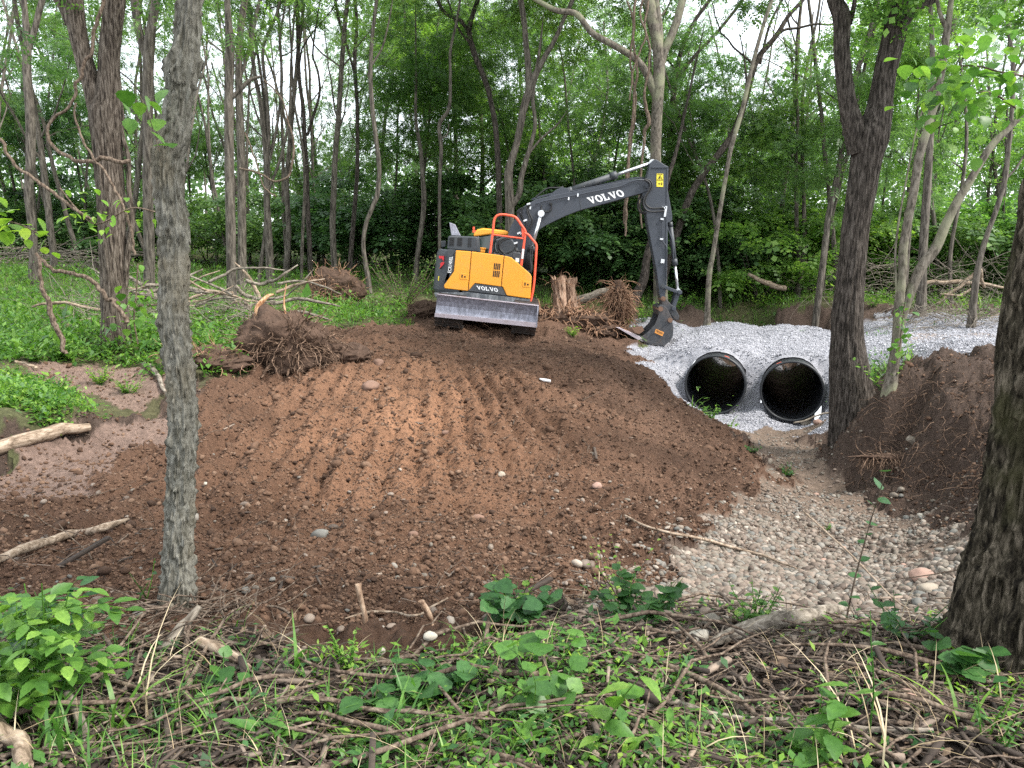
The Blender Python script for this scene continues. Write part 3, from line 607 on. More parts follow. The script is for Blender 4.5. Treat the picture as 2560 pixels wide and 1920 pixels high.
tree('smooth_tree', 'tall smooth grey tree behind the excavator arm with one limb arching left', 23.0,
     [(1652,790,46),(1651,715,42),(1648,600,38),(1642,500,35),(1639,404,34),(1641,311,34),(1645,233,36),(1648,155,36),(1640,90,34),(1630,39,34),(1622,-10,34)],
     [[(1646,250,28),(1632,218,28),(1612,175,23),(1585,144,21),(1534,113,20),(1480,82,19),(1441,35,18),(1394,27,17),(1355,8,15),(1325,-12,14),2],
      [(1650,170,28),(1660,130,26),(1674,100,25),(1690,60,25),(1704,10,24),(1712,-20,24),4],[(1648,150,22),(1650,80,20),(1640,0,19),3],[(1600,-10,8),(1650,40,9),(1664,25,5),0]],
     mat='bark_smooth', ext=5, seg=28, dens=12, disp=ridges(.035, 4, .6, 5), crown=[('mid',1500,-260,25,1.1),('mid',1780,-280,25,1.1)])
tree('pale_leaning_tree', 'slim pale tree leaning right, between the arm and the forked tree', 22.6,
     [(1768,800,20),(1770,740,17),(1774,679,17),(1782,638,15),(1797,544,14),(1817,428,13),(1828,369,14),(1856,272,14),(1883,155,13),(1910,58,12),(1929,0,12)],
     mat='bark_smooth', ext=4, seg=12, crown=[('airy',1960,-240,24,.9)])
tree('dark_leaning_tree', 'dark tree leaning right behind the slim pale tree', 27,
     [(1660,690,26),(1700,560,23),(1730,480,22),(1770,420,21),(1835,330,22),(1866,240,19),(1894,148,18),(1941,89,16),(1972,39,13),(2011,-5,12)],
     [[(1935,95,12),(1960,75,9),(1995,70,8),(2040,60,7),(2073,62,6),1],[(1900,160,9),(1925,60,8),(1960,-10,8),2]], mat='bark_dark', extras=3, crown=[('mid',1930,330,28.5,.55),('mid',2020,420,29,.7)])
tree('dark_branching_tree', 'dark tree spreading thin limbs over the bright gap right of the smooth tree', 30,
     [(1640,700,26),(1660,560,22),(1672,400,20),(1680,280,18),(1690,189,16),(1706,118,14),(1738,51,12),(1777,-5,11)],
     [[(1692,200,12),(1720,160,12),(1755,120,11),(1777,98,11),(1810,60,10),(1860,-5,9),2]], mat='bark_dark', extras=3, crown=[('mid',1730,420,31,.8)])
tree('wavy_tree', 'slim trunk bending in waves left of the excavator', 24,
     [(924,740,17),(921,700,16),(914,660,14),(908,610,13),(914,564,13),(930,520,14),(943,486,15),(948,430,14),(945,389,14),(938,330,14),(931,272,14),(926,194,13),(930,97,12),(941,0,11)],
     [[(930,220,8),(922,180,8),(955,120,6),(975,40,5),1]], mat='bark_far', crown=[('airy',930,-200,24.5,.9)])
tree('forked_middle_tree', 'brown tree forking twice just above the excavator cab', 25,
     [(1270,770,34),(1273,640,30),(1274,575,29),(1274,505,28),(1272,428,26),(1289,369,21),(1300,320,22),(1309,272,24),(1325,222,26),(1342,180,20),(1359,148,17),(1390,93,14),(1410,47,12),(1433,-5,14)],
     [[(1322,230,20),(1320,155,20),(1314,100,18),(1311,58,17),(1301,-5,18),3],[(1276,520,18),(1297,486,19),(1304,440,17),(1313,408,16),(1330,350,13),(1338,311,12),(1332,240,12),(1350,120,9),1],[(1392,95,8),(1375,120,8),(1362,150,8),0],[(1310,400,8),(1350,350,7),(1395,310,5),.5]], mat='bark_far', seg=20, crown=[('mid',1180,-150,26,1),('mid',1430,-130,27,1)])
tree('dark_limbed_tree', 'dark crooked limbs hanging in the foliage above the excavator counterweight', 27,
     [(1250,690,18),(1248,500,18),(1240,330,17),(1224,240,16),(1208,190,16),(1184,128,18),(1173,78,16),(1184,30,14),(1196,-5,14)],
     [[(1176,90,12),(1150,50,12),(1115,35,11),(1091,-5,11),2],[(1176,110,9),(1145,70,6),(1120,0,5),1]], mat='bark_dark', crown=[('mid',1150,150,29,.7)])
tree('grey_pair_tree', 'straight grey trunk right of the knobbly tree, broken stub at mid height', 18,
     [(579,807,34),(579,720,31),(578,622,30),(575,500,29),(573,389,28),(572,233,28),(575,117,28),(570,40,20),(568,0,18)],
     [[(575,250,12),(600,225,14),(625,200,11),(655,190,7),0]], mat='bark_far', seg=24, disp=ridges(.06, 5, .8, 4), dens=14, crown=[('airy',520,-280,18,.9)])
tree('grey_back_tree', 'straight grey trunk close behind and right of the broken-stub trunk', 24,
     [(604,730,28),(605,622,26),(603,389,25),(598,250,23),(597,155,22),(603,60,22),(612,0,20)], [[(598,200,10),(625,120,12),(640,40,11),(650,-5,10),2]], mat='bark_far', extras=2, crown=[('airy',640,-240,25,.9)])
tree('y_shaped_tree', 'grey Y-shaped trunk seen just left of the knobbly tree', 20,
     [(374,740,34),(373,622,31),(370,500,31),(370,389,30),(370,233,30),(373,117,34),(380,60,27),(390,0,26)], [[(366,140,24),(352,100,24),(342,50,24),(336,-5,24),3]], mat='bark_far', seg=22, disp=ridges(.06, 5, .8, 6), dens=14, crown=[('airy',380,-260,21,.9)])
tree('left_forked_tree', 'grey trunk forking near the top, farthest left', 24,
     [(84,710,30),(84,640,26),(80,560,26),(72,480,26),(77,400,28),(76,300,27),(68,180,25),(68,110,24),(63,40,18),(60,0,16)], [[(68,130,18),(85,80,18),(97,30,18),(106,-5,18),3]], mat='bark_far', seg=18, disp=ridges(.05, 5, .8, 7), dens=12, crown=[('cool',60,-220,25,.9)])
tree('many_stemmed_tree', 'tree splitting into many thin upright stems, left of the wavy trunk', 26,
     [(676,690,26),(672,600,23),(667,500,20),(667,428,20),(664,370,18),(650,250,14),(638,194,13),(628,100,12),(622,0,12)],
     [[(668,400,12),(672,330,12),(666,233,11),(658,120,10),(690,40,9),(700,0,8),2],[(666,430,10),(690,330,9),(705,200,8),(700,100,7),(715,0,6),2],[(670,480,9),(700,400,9),(722,300,8),(728,150,7),(738,0,6),2],[(660,330,8),(640,280,6),(612,170,6),(606,60,5),1]], mat='bark_far', extras=4, crown=[('airy',690,-180,27,.9)])
tree('slender_forked_tree', 'slender dark tree forking below mid height, third from the wavy trunk', 27,
     [(776,712,16),(775,640,15),(768,500,16),(766,428,16),(762,350,13),(758,272,12),(748,194,12),(745,80,13),(743,0,13)],
     [[(768,340,9),(785,285,9),(799,233,8),(795,180,7),(782,137,6),(800,0,5),2]], mat='bark_dark', extras=2, crown=[('airy',770,-180,27,.8)])
tree('slender_companion_tree', 'thin trunk rising beside the slender forked tree', 26.5, [(754,690,10),(756,600,10),(762,470,10),(758,380,8),(735,250,7),(728,120,6),(722,0,5)], mat='bark_far', extras=2)
tree('steep_back_tree', 'straight brown trunk right behind the wavy trunk', 28,
     [(872,720,16),(877,638,15),(888,500,14),(893,430,13),(893,272,12),(887,155,12),(892,60,10),(888,0,10)], [[(890,200,7),(872,130,8),(850,60,9),(838,0,9),2]], mat='bark_dark', extras=3, crown=[('airy',850,-160,29,.8)])
tree('stubby_back_tree', 'leaning brown trunk left of the excavator bonnet', 28, [(1038,720,17),(1044,638,15),(1055,560,16),(1060,505,16),(1056,430,14),(1052,380,13),(1040,300,10),(1040,200,8)], mat='bark_far', crown=[('mid',1030,220,29,.7)])
tree('vine_thin_tree', 'very thin kinked trunk between the bonnet and the forked middle tree', 26,
     [(1100,720,11),(1099,622,10),(1099,467,10),(1103,369,12),(1099,310,12),(1122,272,11),(1126,200,9),(1126,128,9),(1140,60,8),(1150,0,8)], [[(1100,350,5),(1118,335,4),(1122,310,3),0]], mat='bark_far', extras=1)
tree('squat_dark_tree', 'thick dark trunk leaning at the edge of the shade beside the bucket', 26, [(1575,780,40),(1590,740,32),(1609,700,28),(1618,640,24),(1640,560,20),(1662,470,16),(1690,380,12)], mat='bark_dark', crown=[('mid',1720,330,28,.6)])
tree('right_thin_tree', 'reddish thin trunk curving up between twin-stemmed tree and right edge', 20,
     [(2440,700,20),(2452,640,17),(2470,580,15),(2492,520,15),(2512,450,15),(2520,380,14),(2528,300,13),(2533,180,13),(2520,60,12),(2512,0,12)], [[(2512,450,7),(2540,420,7),(2562,385,6),1],[(2528,200,8),(2560,150,8),1]], mat='bark_far', extras=2, crown=[('airy',2520,-260,20,.8)])
tree('background_post_tree', 'short-looking brown trunk directly behind the twin-stemmed tree', 22,
     [(2304,735,28),(2307,638,25),(2314,525,25),(2322,400,22),(2330,250,18),(2330,100,14),(2325,0,12)], mat='bark_far', extras=3, crown=[('bright',2320,60,24,.55)])
# --- deeper trees: each one a trunk and a crown
def wood_tree(px, Y, name, label, group, key, csz, h=None, w_=None, mat='bark_far', lean=None, ch=None):
    b = P(px, 600, Y); x = b[0]; g = float(Z(x, Y)); h = h or random.uniform(11, 16); r = w_ or random.uniform(.055, .13)
    root = empty(name, (x, Y, g)); tag(root, label, 'tree', group); nb = NB()
    pp, rr = wiggle((0, 0, -.15), (random.gauss(0, .07) if lean is None else lean, random.gauss(0, .05), 1), h, r, 14, .06, .02); C = crom(np.hstack([pp, rr[:, None]]), 40); nb.add(*tube_np(C[:, :3], C[:, 3], 9))
    for i in range(random.randint(3, 6)):
        k = random.randint(12, 34); a = random.random()*6.283
        p2_, r2_ = wiggle(C[k, :3], (math.cos(a), math.sin(a), random.uniform(.7, 1.6)), random.uniform(2, 4.5), C[k, 3]*random.uniform(.35, .6), 9, .12, .04); nb.add(*tube_np(p2_, r2_, 6))
    nb.build('trunk', M[mat], root, True)
    if key:
        o = link('crown', random.choice(CROWN[key])[0], None, root); o.location = (C[-8, 0], C[-8, 1], ch if ch else h*random.uniform(.5, .8)); o.rotation_euler = (0, 0, random.random()*6.28); o.scale = (csz, csz, csz*random.uniform(.9, 1.3))
    return root
LB = 'slender trunk with leafy crown, one of the many standing deep in the wood'
GR = 'trees deep in the wood'
def row(n, Y0, Y1, px0, px1, keys, c0, c1, z0, z1, bare=0):
    for i in range(n):
        px = px0 + (px1-px0)*(i + random.uniform(.1, .9))/n; Y = random.uniform(Y0, Y1)
        ky = None if random.random() < bare else random.choice(keys)
        wood_tree(px, Y, 'wood_tree', LB, GR, ky, random.uniform(c0, c1), ch=random.uniform(z0, z1), mat='bark_far')
# left: airy with bright gaps above, dense lower down; middle: dense all the way; right: yellow-green, gap at 1850-1950
row(13, 34, 46, -150, 900, ['cool', 'mid'], .7, 1.0, 4.5, 7.5, .1)
row(6, 36, 50, 0, 850, ['airy'], .7, .95, 11, 15)
row(9, 29, 36, 900, 1640, ['mid', 'mid', 'bright'], .75, 1.0, 6, 9)
row(7, 34, 44, 880, 1660, ['airy', 'mid'], .85, 1.1, 9, 13)
row(6, 30, 44, 1700, 2100, ['mid', 'bright'], .6, .8, 4, 6.5)
row(8, 27, 38, 1960, 2650, ['bright', 'bright', 'mid'], .75, 1.0, 4.5, 7.5)
row(4, 30, 42, 2050, 2500, ['airy', 'bright'], .7, .9, 9.5, 12)
row(10, 46, 64, -250, 1250, ['cool', 'airy'], 1.0, 1.3, 5, 9, .1)
row(11, 46, 66, 1150, 2800, ['airy', 'bright'], 1.0, 1.3, 5, 9, .1)
row(5, 50, 66, 900, 1750, ['mid'], 1.2, 1.5, 13, 17)
row(9, 27, 42, -50, 900, ['cool'], .5, .7, 14, 17, .75)
row(8, 30, 46, -60, 920, ['airy', 'bright'], .7, 1.0, 9.5, 13.5)
row(7, 23, 29, -60, 950, ['airy'], .65, .85, 8.5, 10.5)
row(4, 24, 29, 2020, 2640, ['airy', 'bright'], .6, .8, 8.5, 10.5)
row(6, 26, 36, 1750, 2600, ['bright'], .5, .7, 14, 17, .75)
# understory bushes
def bush(px, Y, sc, key, label, group, dz=0):
    x = P(px, 640, Y)[0]; g = float(Z(x, Y)); root = empty('understory_bush', (x, Y, g)); tag(root, label, 'bush', group); nb = NB()
    for i in range(5):
        a = random.random()*6.283; pp, rr = wiggle((0, 0, -.05), (math.cos(a)*.5, math.sin(a)*.5, 1), 1.9*sc, .025, 6, .14); nb.add(*tube_np(pp, rr, 5))
    nb.build('stem', M['bark_dark'], root, True); o = link('foliage', random.choice(CROWN[key])[0], None, root); o.location = (0, 0, 1.35*sc + dz); o.rotation_euler = (0, 0, random.random()*6.28); o.scale = (sc*1.15, sc*1.15, sc)
LD = 'dark leafy bush among others in the shade under the trees'; LR = 'bright leafy bush among others under the trees on the right'
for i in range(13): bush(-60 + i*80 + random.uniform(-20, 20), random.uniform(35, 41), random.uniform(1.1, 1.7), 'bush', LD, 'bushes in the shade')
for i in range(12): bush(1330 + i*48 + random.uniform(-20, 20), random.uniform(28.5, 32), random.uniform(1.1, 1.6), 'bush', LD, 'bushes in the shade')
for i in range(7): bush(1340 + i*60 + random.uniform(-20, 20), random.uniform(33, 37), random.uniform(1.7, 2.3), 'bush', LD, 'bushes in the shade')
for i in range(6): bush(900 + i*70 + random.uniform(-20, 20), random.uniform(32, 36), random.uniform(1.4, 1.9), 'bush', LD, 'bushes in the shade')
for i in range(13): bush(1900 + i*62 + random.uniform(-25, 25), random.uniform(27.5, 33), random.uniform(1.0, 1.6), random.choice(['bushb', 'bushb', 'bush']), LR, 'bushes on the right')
# far wood as one mass
nb = NB(); n = 24000; x = rng.uniform(-75, 75, n); y = rng.uniform(66, 84, n); t = rng.random(n)**1.25
keepm = fbm(x*.12, t*3, 5.0, 3) - t*.55 > np.where(t < .38, -2, -.45); x, y, t = x[keepm], y[keepm], t[keepm]; z = base_z(x, y) + .3 + t*(17 + 5*fbm(x*.1, 0*x, 1.0, 2)); n = len(x)
nb.add(*stamp(CPB[0], CPB[1], np.stack([x, y, z], 1), rrot(n), rng.uniform(.7, 1.3, n)))
tag(nb.build('far_woodland', M['leaf_cool'], None, False), kind='stuff')
# hanging vines, arching climbers
def vine_obj(px, label, Y, group=None, name='hanging_vine', mat='vine', seg=7, cat='vine'):
    K = np.array([[*P(a[0], a[1], a[3] if len(a) > 3 else Y), a[2]/2*scale_at(a[0], a[1], Y)] for a in px]); C = crom(K, max(10, len(K)*7))
    L = np.linalg.norm(np.diff(C[:, :3], axis=0), axis=1).sum(); C[:, :3] += (np.stack([fbm(np.arange(len(C))*.35, 0*np.arange(len(C)) + j*9 + px[0][0]) for j in range(3)], 1))*C[:, 3:4]*.9
    nb = NB(); nb.add(*tube_np(C[:, :3], C[:, 3], seg)); c0 = C[-1, :3]
    o = nb.build(name, M[mat], None, True, tuple(c0)); return tag(o, label, cat, group)
vine_obj([(1587,0,7),(1583,80,7),(1592,170,6),(1582,280,7),(1573,380,7),(1570,450,9),(1566,540,8),(1562,590,5)], 'thick twisted vine hanging down left of the smooth tree, frayed at its end', 22.5)
vine_obj([(1570,0,5),(1582,60,5),(1574,150,5),(1590,250,5),(1578,360,6),(1568,460,6),(1559,560,5)], 'thinner vine twining beside the thick hanging vine', 22.6)
vine_obj([(1622,0,6),(1610,60,6),(1626,140,6),(1612,220,6),(1618,300,10),(1606,380,6),(1598,480,6),(1604,570,4)], 'vine clinging to the smooth tree and hanging free behind the boom tip', 22.4)
vine_obj([(1608,-10,5),(1600,40,5),(1616,90,5),(1600,130,5),(1582,180,4),(1575,250,4)], 'short curly vine high against the smooth tree', 22.3)
vine_obj([(0,345,8),(20,385,8),(55,425,8),(100,458,9),(150,495,9),(200,530,8),(240,555,5)], 'grey vine slanting down from the left edge to the shaggy double tree', 12)
vine_obj([(325,405,11),(250,398,11),(185,398,10),(130,365,9),(116,330,8),(130,300,7),(170,270,7),(205,180,9),(228,130,9),(240,60,9),(258,0,10)], 'looping vine crossing in front of the shaggy double tree', 12.2)
vine_obj([(190,258,5),(186,285,5),(200,330,6),(225,380,6),(262,430,7),(290,480,8),(320,540,8),(333,640,8)], 'vine running diagonally down the face of the shaggy double tree', 12.1)
vine_obj([(600,420,5),(640,430,5),(690,455,5),(722,440,6),(733,390,6),(727,330,5),(705,250,4),(660,200,4)], 'thin vine sagging in a wide loop between trunks left of centre', 21)
vine_obj([(610,330,4),(640,400,4),(660,470,4),(690,490,4)], 'short thin vine under the wide sagging loop', 21)
vine_obj([(95,640,9),(104,700,9),(118,760,13),(140,820,14),(170,885,10)], 'bent bare stem leaning against the fallen log at left', 11.5, name='bare_stem', cat='stem')
vine_obj([(90,636,8),(120,665,9),(150,680,10),(195,688,10),(225,700,11),(260,735,11),(290,765,11),(315,810,12)], 'thick vine arching from the bent stem to the shaggy double tree', 11.7)
# ---------------------------------------------------------------- culvert pipes
M['pipe'] = paint_mat('pipe', (.012, .013, .016), (.02, .02, .02), .1, .3, 0, 2)
M['pipe_edge'] = paint_mat('pipe_edge', (.015, .017, .02), (.1, .09, .08), .2, .4, 0, 8)
for k, ((p0, zc), lab) in enumerate(zip(PIPES, ['black corrugated culvert pipe, the left one of the two in the gravel', 'black corrugated culvert pipe, the right one of the two in the gravel'])):
    root = empty('culvert_pipe', (p0[0], p0[1], zc)); root.rotation_euler = (0, 0, -math.atan2(PDIR[0], PDIR[1])); tag(root, lab, 'pipe')
    n = 140; L = np.linspace(.0, PLEN, n); th = np.linspace(0, 2*np.pi, 73)[:-1]
    Ro = PR_O - .02 + .01*np.cos(L*2*np.pi/.19); Ri = PR_I + .007*np.cos(L*2*np.pi/.19)
    Ro[0] = PR_O; nb = NB()
    for R_, flip in ((Ro, 0), (Ri, 1)):
        V = np.stack([R_[:, None]*np.cos(th), L[:, None] + 0*th, R_[:, None]*np.sin(th)], -1).reshape(-1, 3)
        i = np.arange(n-1)[:, None]*72; j = np.arange(72)[None]; j2 = (j+1) % 72; f = np.stack([i+j, i+j2, i+72+j2, i+72+j], -1).reshape(-1, 4)
        nb.add(V, f[:, ::-1] if flip else f)
    nb.build('barrel', M['pipe'], root, True)
    nb = NB(); prof = [(PR_I-.004, .01), (PR_I-.002, -.03), (PR_I+.01, -.045), (PR_O-.01, -.045), (PR_O+.006, -.03), (PR_O+.008, .1), (PR_O-.015, .11)]
    V = np.array([[r_*np.cos(t), y_, r_*np.sin(t)] for r_, y_ in prof for t in th]); i = np.arange(len(prof)-1)[:, None]*72
    nb.add(V, np.stack([i+j, i+j2, i+72+j2, i+72+j], -1).reshape(-1, 4)); nb.build('rim', M['pipe_edge'], root, True)
    mo, _n, _b = newmat('spray_mark'); _b.inputs['Base Color'].default_value = (.75, .16, .1, 1); _b.inputs['Roughness'].default_value = .7   # orange survey dash on the rim
    nb = NB(); a0 = (1.15 if k == 0 else 1.95); tt = np.linspace(a0, a0+.16, 7); V = np.array([[(PR_O+.012)*np.cos(t), y_, (PR_O+.012)*np.sin(t)] for y_ in (0, .05) for t in tt])
    nb.add(V, np.array([[q_, q_+1, q_+8, q_+7] for q_ in range(6)])); nb.build('paint_mark', mo, root, True)

# ---------------------------------------------------------------- excavator
ROLL = math.radians(6.6); E0 = P(1212, 828, 19.6)
ex = empty('excavator', E0); ex.rotation_euler = (0, ROLL, 0)
tag(ex, 'yellow and dark grey tracked excavator with its arm reaching right over the gravel', 'excavator')
EI = Matrix.LocRotScale(Vector(E0), Matrix.Rotation(ROLL, 3, 'Y'), None).inverted()
K_ = 700/2212
def X(cx, cy, y):
    """point of the machine seen at crop position (cx,cy), at local depth y"""
    px, py = 1060 + cx*K_, 380 + cy*K_; v = EI @ Vector(P(px, py, E0[1] + y)); return np.array([v.x, y, v.z])
def o2(pts_, y): return [(X(a, b, y)[0], X(a, b, y)[2]) for a, b in pts_]
YEL = (.76, .31, .022); DG = (.038, .043, .05)
M['yellow'] = paint_mat('yellow', YEL, (.35, .24, .14), .3, .32); M['dgrey'] = paint_mat('dgrey', DG, (.17, .16, .15), .45, .45)
M['boomgrey'] = paint_mat('boomgrey', (.036, .042, .055), (.11, .11, .11), .25, .38); M['steel'] = paint_mat('steel', (.2, .2, .235), (.1, .085, .08), .55, .42, .3, 2.2, (.36, .36, .42))
M['skirt'] = paint_mat('skirt', (.06, .07, .08), (.3, .28, .26), .4, .5, 0, 4, (.2, .21, .22))
M['edge'] = paint_mat('edge', (.38, .33, .36), (.2, .13, .1), .7, .5, .2, 5); M['chrome'] = paint_mat('chrome', (.75, .76, .78), (.4, .4, .4), .1, .2, .9)
M['hose'] = paint_mat('hose', (.01, .01, .011), (.08, .08, .08), .3, .45); M['black'] = paint_mat('black', (.006, .006, .007), (.05, .04, .035), .2, .6)
M['orange'] = paint_mat('orange', (.78, .1, .045), (.5, .2, .12), .2, .38); M['white'] = paint_mat('white', (.75, .75, .75), (.3, .25, .2), .15, .5)
M['red'] = paint_mat('red', (.45, .015, .02), (.3, .1, .1), .2, .4); M['label'] = paint_mat('label', (.75, .6, .04), (.4, .3, .1), .2, .5)
M['rust'] = paint_mat('rust', (.15, .085, .055), (.12, .08, .06), .6, .8, 0, 6); M['track'] = paint_mat('track', (.05, .042, .038), (.16, .09, .06), .9, .7, .2, 6)
m_, n_, b_ = newmat('cab_glass'); b_.inputs['Base Color'].default_value = (.01, .03, .026, 1); b_.inputs['Roughness'].default_value = .06; b_.inputs['Specular IOR Level'].default_value = .9; M['glass'] = m_
M['bucket'] = paint_mat('bucket', (.03, .033, .038), (.16, .11, .08), .45, .42, .1, 3, (.055, .055, .06))
Y0 = -1.18                                                  # near side of the body
def prism_obj(name, pts_, y, th, mat, parent=ex, bevel=.015):
    b = MB(); b.prism(o2(pts_, y), y, y + th); return b.build(name, M[mat], parent, bevel)
# body core (dark), profile along the side, then the rounded counterweight
prism_obj('body', [(300,780),(628,822),(690,832),(738,874),(842,962),(850,985),(838,1196),(300,1150)], Y0+.04, 2.35, 'dgrey', bevel=.03)
ztop, zbot = X(180,770,Y0)[2], X(100,1130,Y0)[2]; xr = X(300,900,Y0)[0]; xl = X(180,900,Y0)[0]
pl = [(xr, Y0+.02), (xl, Y0+.02), (xl-.14, Y0+.07), (xl-.25, Y0+.2), (xl-.31, Y0+.42), (xl-.34, Y0+.8), (xl-.34, Y0+1.6), (xl-.30, Y0+2.0), (xl-.2, Y0+2.3), (xl, Y0+2.42), (xr, Y0+2.42)]
b = MB(); n = len(pl); levels = [(zbot+.02, .93), (zbot+.14, 1.0), ((zbot+ztop)/2, 1.0), (ztop-.12, .985), (ztop-.03, .95), (ztop, .9)]
V = []
for z_, k in levels: V += [(xr + (x-xr)*k, Y0+1.22 + (y-Y0-1.22)*(1-(1-k)*.3), z_) for x, y in pl]
b.add(V, [tuple(range(n))[::-1], tuple(range((len(levels)-1)*n, len(levels)*n))] + [(l*n+i, l*n+(i+1) % n, (l+1)*n+(i+1) % n, (l+1)*n+i) for l in range(len(levels)-1) for i in range(n)], False)
cw = b.build('counterweight', M['dgrey'], ex, .02)
prism_obj('hood_side_panel', [(186,768),(246,772),(233,940),(158,1048),(154,1080),(240,1092),(90,1092),(100,900),(184,900)][:5]+[(176,1078),(183,900)], Y0+.005, .05, 'dgrey', bevel=.008)
# yellow panels
pa = prism_obj('side_door', [(252,777),(372,786),(345,1098),(166,1078),(158,1066),(160,1050),(236,944)], Y0-.015, .06, 'yellow')
pb = prism_obj('side_door', [(377,786),(630,819),(606,1064),(402,1036),(351,1096)], Y0-.015, .06, 'yellow')
pc = prism_obj('tank_cover', [(635,820),(688,832),(736,872),(838,962),(851,986),(840,1160),(653,1134),(622,1066),(611,1064)], Y0-.015, .5, 'yellow', bevel=.03)
prism_obj('badge_panel', [(400,1039),(620,1067),(648,1134),(600,1128),(350,1098)], Y0-.006, .05, 'dgrey', bevel=.006)
prism_obj('lower_skirt', [(80,1112),(345,1108),(838,1164),(836,1210),(90,1150)], Y0+.0, .06, 'skirt', bevel=.01)
b = MB()
for r_ in (0, 1):
    for c_ in range(4):
        x0 = 554 + c_*14 - r_*6; y0 = 878 + r_*58 + c_*1.2; b.prism(o2([(x0, y0),(x0+9, y0+1),(x0+4, y0+50),(x0-5, y0+49)], Y0-.018), Y0-.019, Y0-.008)
b.build('vent_grille', M['black'], pb)
for (cx_, cy_, pr) in ((315, 982, pa), (812, 1044, pc)):
    f = prism_obj('latch', [(cx_-30,cy_-26),(cx_+30,cy_-20),(cx_+27,cy_+26),(cx_-33,cy_+22)], Y0-.022, .01, 'yellow', pr, .004)
    b = MB(); b.prism(o2([(cx_-18,cy_-14),(cx_-8,cy_-13),(cx_-10,cy_+12),(cx_-19,cy_+11)], Y0-.025), Y0-.026, Y0-.02); b.prism(o2([(cx_+3,cy_-4),(cx_+16,cy_-2),(cx_+14,cy_+10),(cx_+2,cy_+9)], Y0-.025), Y0-.026, Y0-.02); b.build('latch_handle', M['black'], f)
# hood with louvres
hood = prism_obj('engine_hood', [(190,672),(200,660),(412,668),(425,676),(432,792),(182,768)], Y0+.32, 1.5, 'dgrey', bevel=.03)
b = MB()
for g, xs in ((0, (205,218,231)), (1, (268,281,294)), (2, (352,368))):
    for x0 in xs: b.prism(o2([(x0,676),(x0+8,676),(x0+4,742 if g < 2 else 750),(x0-6,740 if g < 2 else 748)], Y0+.315), Y0+.31, Y0+.33)
b.build('louvre', M['black'], hood)
prism_obj('air_intake_plate', [(200,556),(246,572),(290,662),(216,658)], Y0+.75, .06, 'steel', bevel=.01)
prism_obj('rear_camera', [(130,703),(168,700),(172,748),(138,756)], Y0+.9, .16, 'dgrey', bevel=.015)
b = MB(); q_ = X(462, 800, Y0+.2); b.tube([q_, q_+np.array([0, 0, .10])], .055, 14); b.tube([q_+np.array([0, 0, .10]), q_+np.array([0, 0, .135])], .07, 14); b.build('filler_cap', M['yellow'], ex)
# cab on the far side
ca = Y0+1.35; cw_ = .98
cab = prism_obj('cab', [(430,668),(520,655),(700,665),(716,800),(700,900),(425,880)], ca+.03, cw_-.06, 'glass', bevel=.02)
prism_obj('cab_roof', [(388,662),(396,640),(420,612),(470,601),(640,619),(668,628),(668,658),(520,652),(400,668)], ca-.03, cw_+.06, 'yellow', cab, .05)
for a in ([(520,640),(548,646),(545,820),(518,815)], [(424,664),(436,664),(434,860),(420,860)], [(700,655),(716,660),(725,880),(706,880)]):
    prism_obj('cab_pillar', a, ca-.01, .07, 'skirt', cab, .01)
b = MB(); c_ = X(400, 628, ca+.2); b.box(c_, (.1, .12, .06)); b.box(c_+np.array([-.03, -.02, .08]), (.05, .05, .07)); b.build('work_lamp', M['orange'], cab)
# boom foot cover between cab and side body
prism_obj('boom_mount', [(560,690),(640,670),(700,690),(760,800),(760,900),(640,840),(600,810)], Y0+1.0, .6, 'dgrey', bevel=.03)
prism_obj('valve_box', [(700,790),(765,800),(780,900),(760,940),(700,860)], Y0+.4, .3, 'dgrey')
prism_obj('notice_plate', [(724,836),(752,840),(750,872),(722,866)], Y0+.385, .012, 'white', bevel=0)
# handrail
def rail(name, pts_, y, r, mat, parent=ex, n=None, seg=10):
    K = np.array([X(a[0], a[1], y + (a[2] if len(a) > 2 else 0)) for a in pts_])
    C = crom(np.hstack([K, np.full((len(K), 1), r)]), n or len(K)*5); b = MB(); b.tube(C[:, :3], C[:, 3], seg); return b.build(name, M[mat], parent)
hr = rail('handrail', [(522,802),(532,720),(545,620),(552,550),(562,520),(580,502),(615,494),(660,499),(712,510),(735,528),(765,572),(800,626),(800,660),(790,720),(778,820),(768,898)], Y0+.06, .028, 'orange', n=90)
rail('crossbar', [(540,652),(660,668),(786,684)], Y0+.06, .02, 'orange', hr)
rail('side_bar', [(792,640),(825,655),(850,685),(882,722),(889,745),(886,800),(880,900),(868,1050),(850,1150),(838,1192)], Y0+.05, .028, 'orange', hr, 60)
prism_obj('gusset', [(768,600),(802,622),(808,668),(775,672)], Y0+.05, .025, 'orange', hr, .004)
b = MB(); q_ = X(780, 806, Y0+.02); b.box(q_, (.05, .05, .24)); b.build('mirror', M['white'], hr, .015)
